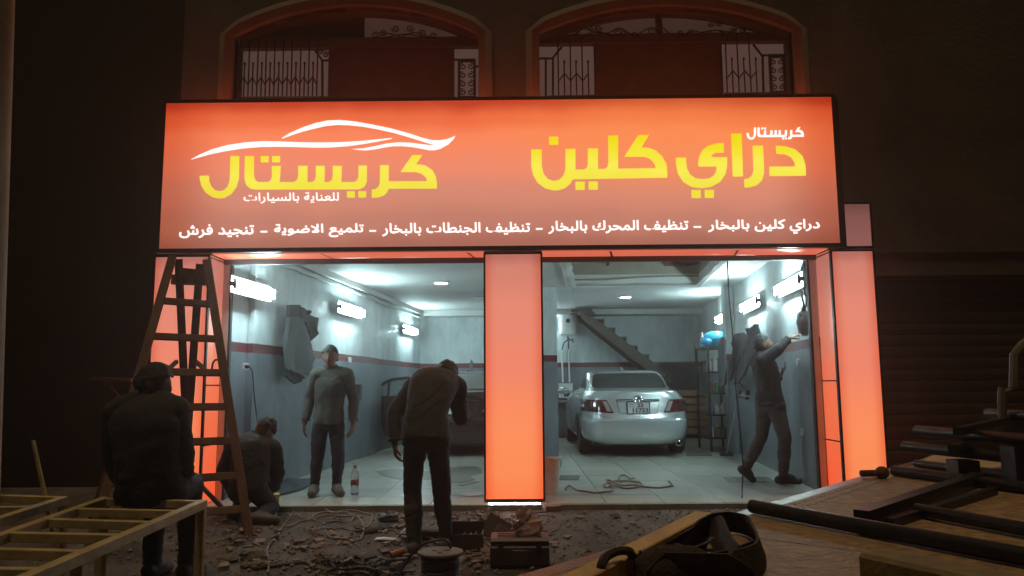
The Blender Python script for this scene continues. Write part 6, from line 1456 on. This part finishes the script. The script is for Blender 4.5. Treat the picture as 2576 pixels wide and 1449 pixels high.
mb=MB(); mb.tube(smooth_path([gv(*z5(x,y),.012) for x,y in pts],5),.012,6); solo(mb,'brown_hose',M_cab[1],'brown hose curving along the ground at the bottom of the view','hose',smooth=True)
# stones
M_stn=mat('rubble',(.15,.125,.10),.9,0,.3,8,.5,30)
for i,(x,y,r,lab) in enumerate(((1600,1345,.10,'largest pale stone on the ground below the kneeling man'),(1450,1360,.06,'flat elongated stone left of the largest stone'),(1640,1400,.07,'rounded stone just in front of the largest stone'),(1560,1400,.05,'small stone at the left of the rounded stone'))):
    mb=MB(); c=gv(*z5(x,y)); mb.ball(c+Vector((0,0,r*.32)),(r,r*.7,r*.5),12,8,jit=.13,rnd=rc); solo(mb,'stone',M_stn,lab,'stone',group='stones on the ground')
mb=MB(); c=gv(1548,1303); mb.ball(c+Vector((0,0,.02)),(.05,.04,.032),10,7,jit=.14,rnd=rc); solo(mb,'stone',M_stn,'dark stone lying alone in front of the right bay','stone',group='stones on the ground')
gr=MB(); rg_=random.Random(21)
for i in range(5200):
    x,y=rg_.uniform(-3.6,4.2),rg_.uniform(3.2,7.9); r=rg_.choice((.006,.008,.01,.014,.022))*rg_.uniform(.7,1.3)
    c=Vector((x,y,GZ+r*.3+.006)); vs=[c+Vector((rg_.uniform(.7,1.2)*a*r,rg_.uniform(.7,1.2)*b*r,rg_.uniform(.5,.9)*d*r)) for a,b,d in ((1,0,0),(0,1,0),(-1,0,0),(0,-1,0),(0,0,1),(0,0,-1))]
    gr.add(vs,[(0,1,4),(1,2,4),(2,3,4),(3,0,4),(1,0,5),(2,1,5),(3,2,5),(0,3,5)])
o=solo(gr,'gravel',mat('gravel_bits',(.24,.21,.185),.9,0,.5,30,spec=.2),None,None,kind='stuff')
rb2=MB(); rg2=random.Random(8)
for i in range(260):
    if i<170: px,py=rg2.gauss(1190,110),rg2.uniform(1284,1425)
    else: px,py=rg2.uniform(560,1000),rg2.uniform(1330,1440)
    c=gv(px,py); sx,sy,sz=rg2.uniform(.012,.05),rg2.uniform(.010,.035),rg2.uniform(.004,.014)
    m3=Matrix.Rotation(rg2.uniform(0,6.28),3,'Z')@Matrix.Rotation(rg2.uniform(-.6,.6),3,'X')
    vs=[c+Vector((0,0,sz+.012))+m3@Vector((a*sx*rg2.uniform(.6,1.2),b*sy*rg2.uniform(.6,1.2),d*sz)) for a,b,d in ((-1,-1,-1),(1,-1,-1),(1,1,-1),(-1,1,-1),(-1,-1,1),(1,-1,1),(1,1,1),(-1,1,1))]
    rb2.add(vs,[(0,3,2,1),(4,5,6,7),(0,1,5,4),(1,2,6,5),(2,3,7,6),(3,0,4,7)])
solo(rb2,'rubble',mat('rubble_shards',(.22,.15,.12),.85,0,.5,14,.2,50),None,None,kind='stuff')
# dry leaves
lf=MB(); lf.add([(-.03,0,.004),(-.012,-.013,.010),(.012,-.012,.006),(.033,0,.014),(.012,.013,.008),(-.012,.012,.012),(0,0,.0)],[(0,1,6),(1,2,6),(2,3,6),(3,4,6),(4,5,6),(5,0,6)])
lm=lf.mesh('dry_leaf',mat('dry_leaf',(.22,.13,.07),.8,0,.4,30)); 
spots=[(1660,1291),(1712,1290),(1497,1323),(1410,1347),(1560,1352),(1508,1364),(1480,1394),(1410,1402),(1384,1424),(1165,1279),(1452,1276),(1600,1310),(938,1311),(860,1313),(1500,1330),(740,1330),(700,1352),(640,1430),(720,1415),(760,1372),(880,1352),(905,1338),(1010,1290),(1300,1300),(1450,1310),(1530,1390),(1620,1340),(1350,1280),(1250,1290),(1690,1312),(830,1400),(690,1330),(770,1300),(1580,1280),(1430,1375)]
for i,(x,y) in enumerate(spots):
    o=bpy.data.objects.new('dry_leaf',lm); COL.objects.link(o); o.location=gv(x,y,.012); s=rg_.uniform(.7,1.6); o.scale=(s,s,s); o.rotation_euler=(rg_.uniform(-.5,.5),rg_.uniform(-.5,.5),rg_.uniform(0,6.28))
    o['label']='small dry curled leaf lying on the dark ground before the shop'; o['category']='leaf'; o['group']='dry leaves scattered on the ground'
# ================================================================== HAZE ADDED IN PLACE OF LENS GLARE
hz=MB(); hz.box((-125,-62,GZ-1.2),(125,152,7.9)); 
hm=bpy.data.materials.new('glow_haze_volume'); hm.use_nodes=True; N=hm.node_tree.nodes; N.remove(N['Principled BSDF']); pv=N.new('ShaderNodeVolumePrincipled')
pv.inputs['Color'].default_value=(.88,.72,.64,1); pv.inputs['Density'].default_value=.0085; pv.inputs['Anisotropy'].default_value=.80
hm.node_tree.links.new(pv.outputs[0],N['Material Output'].inputs['Volume'])
ho=struct(hz,'glow_haze',hm); ho['kind']='stuff'; ho.display_type='WIRE'
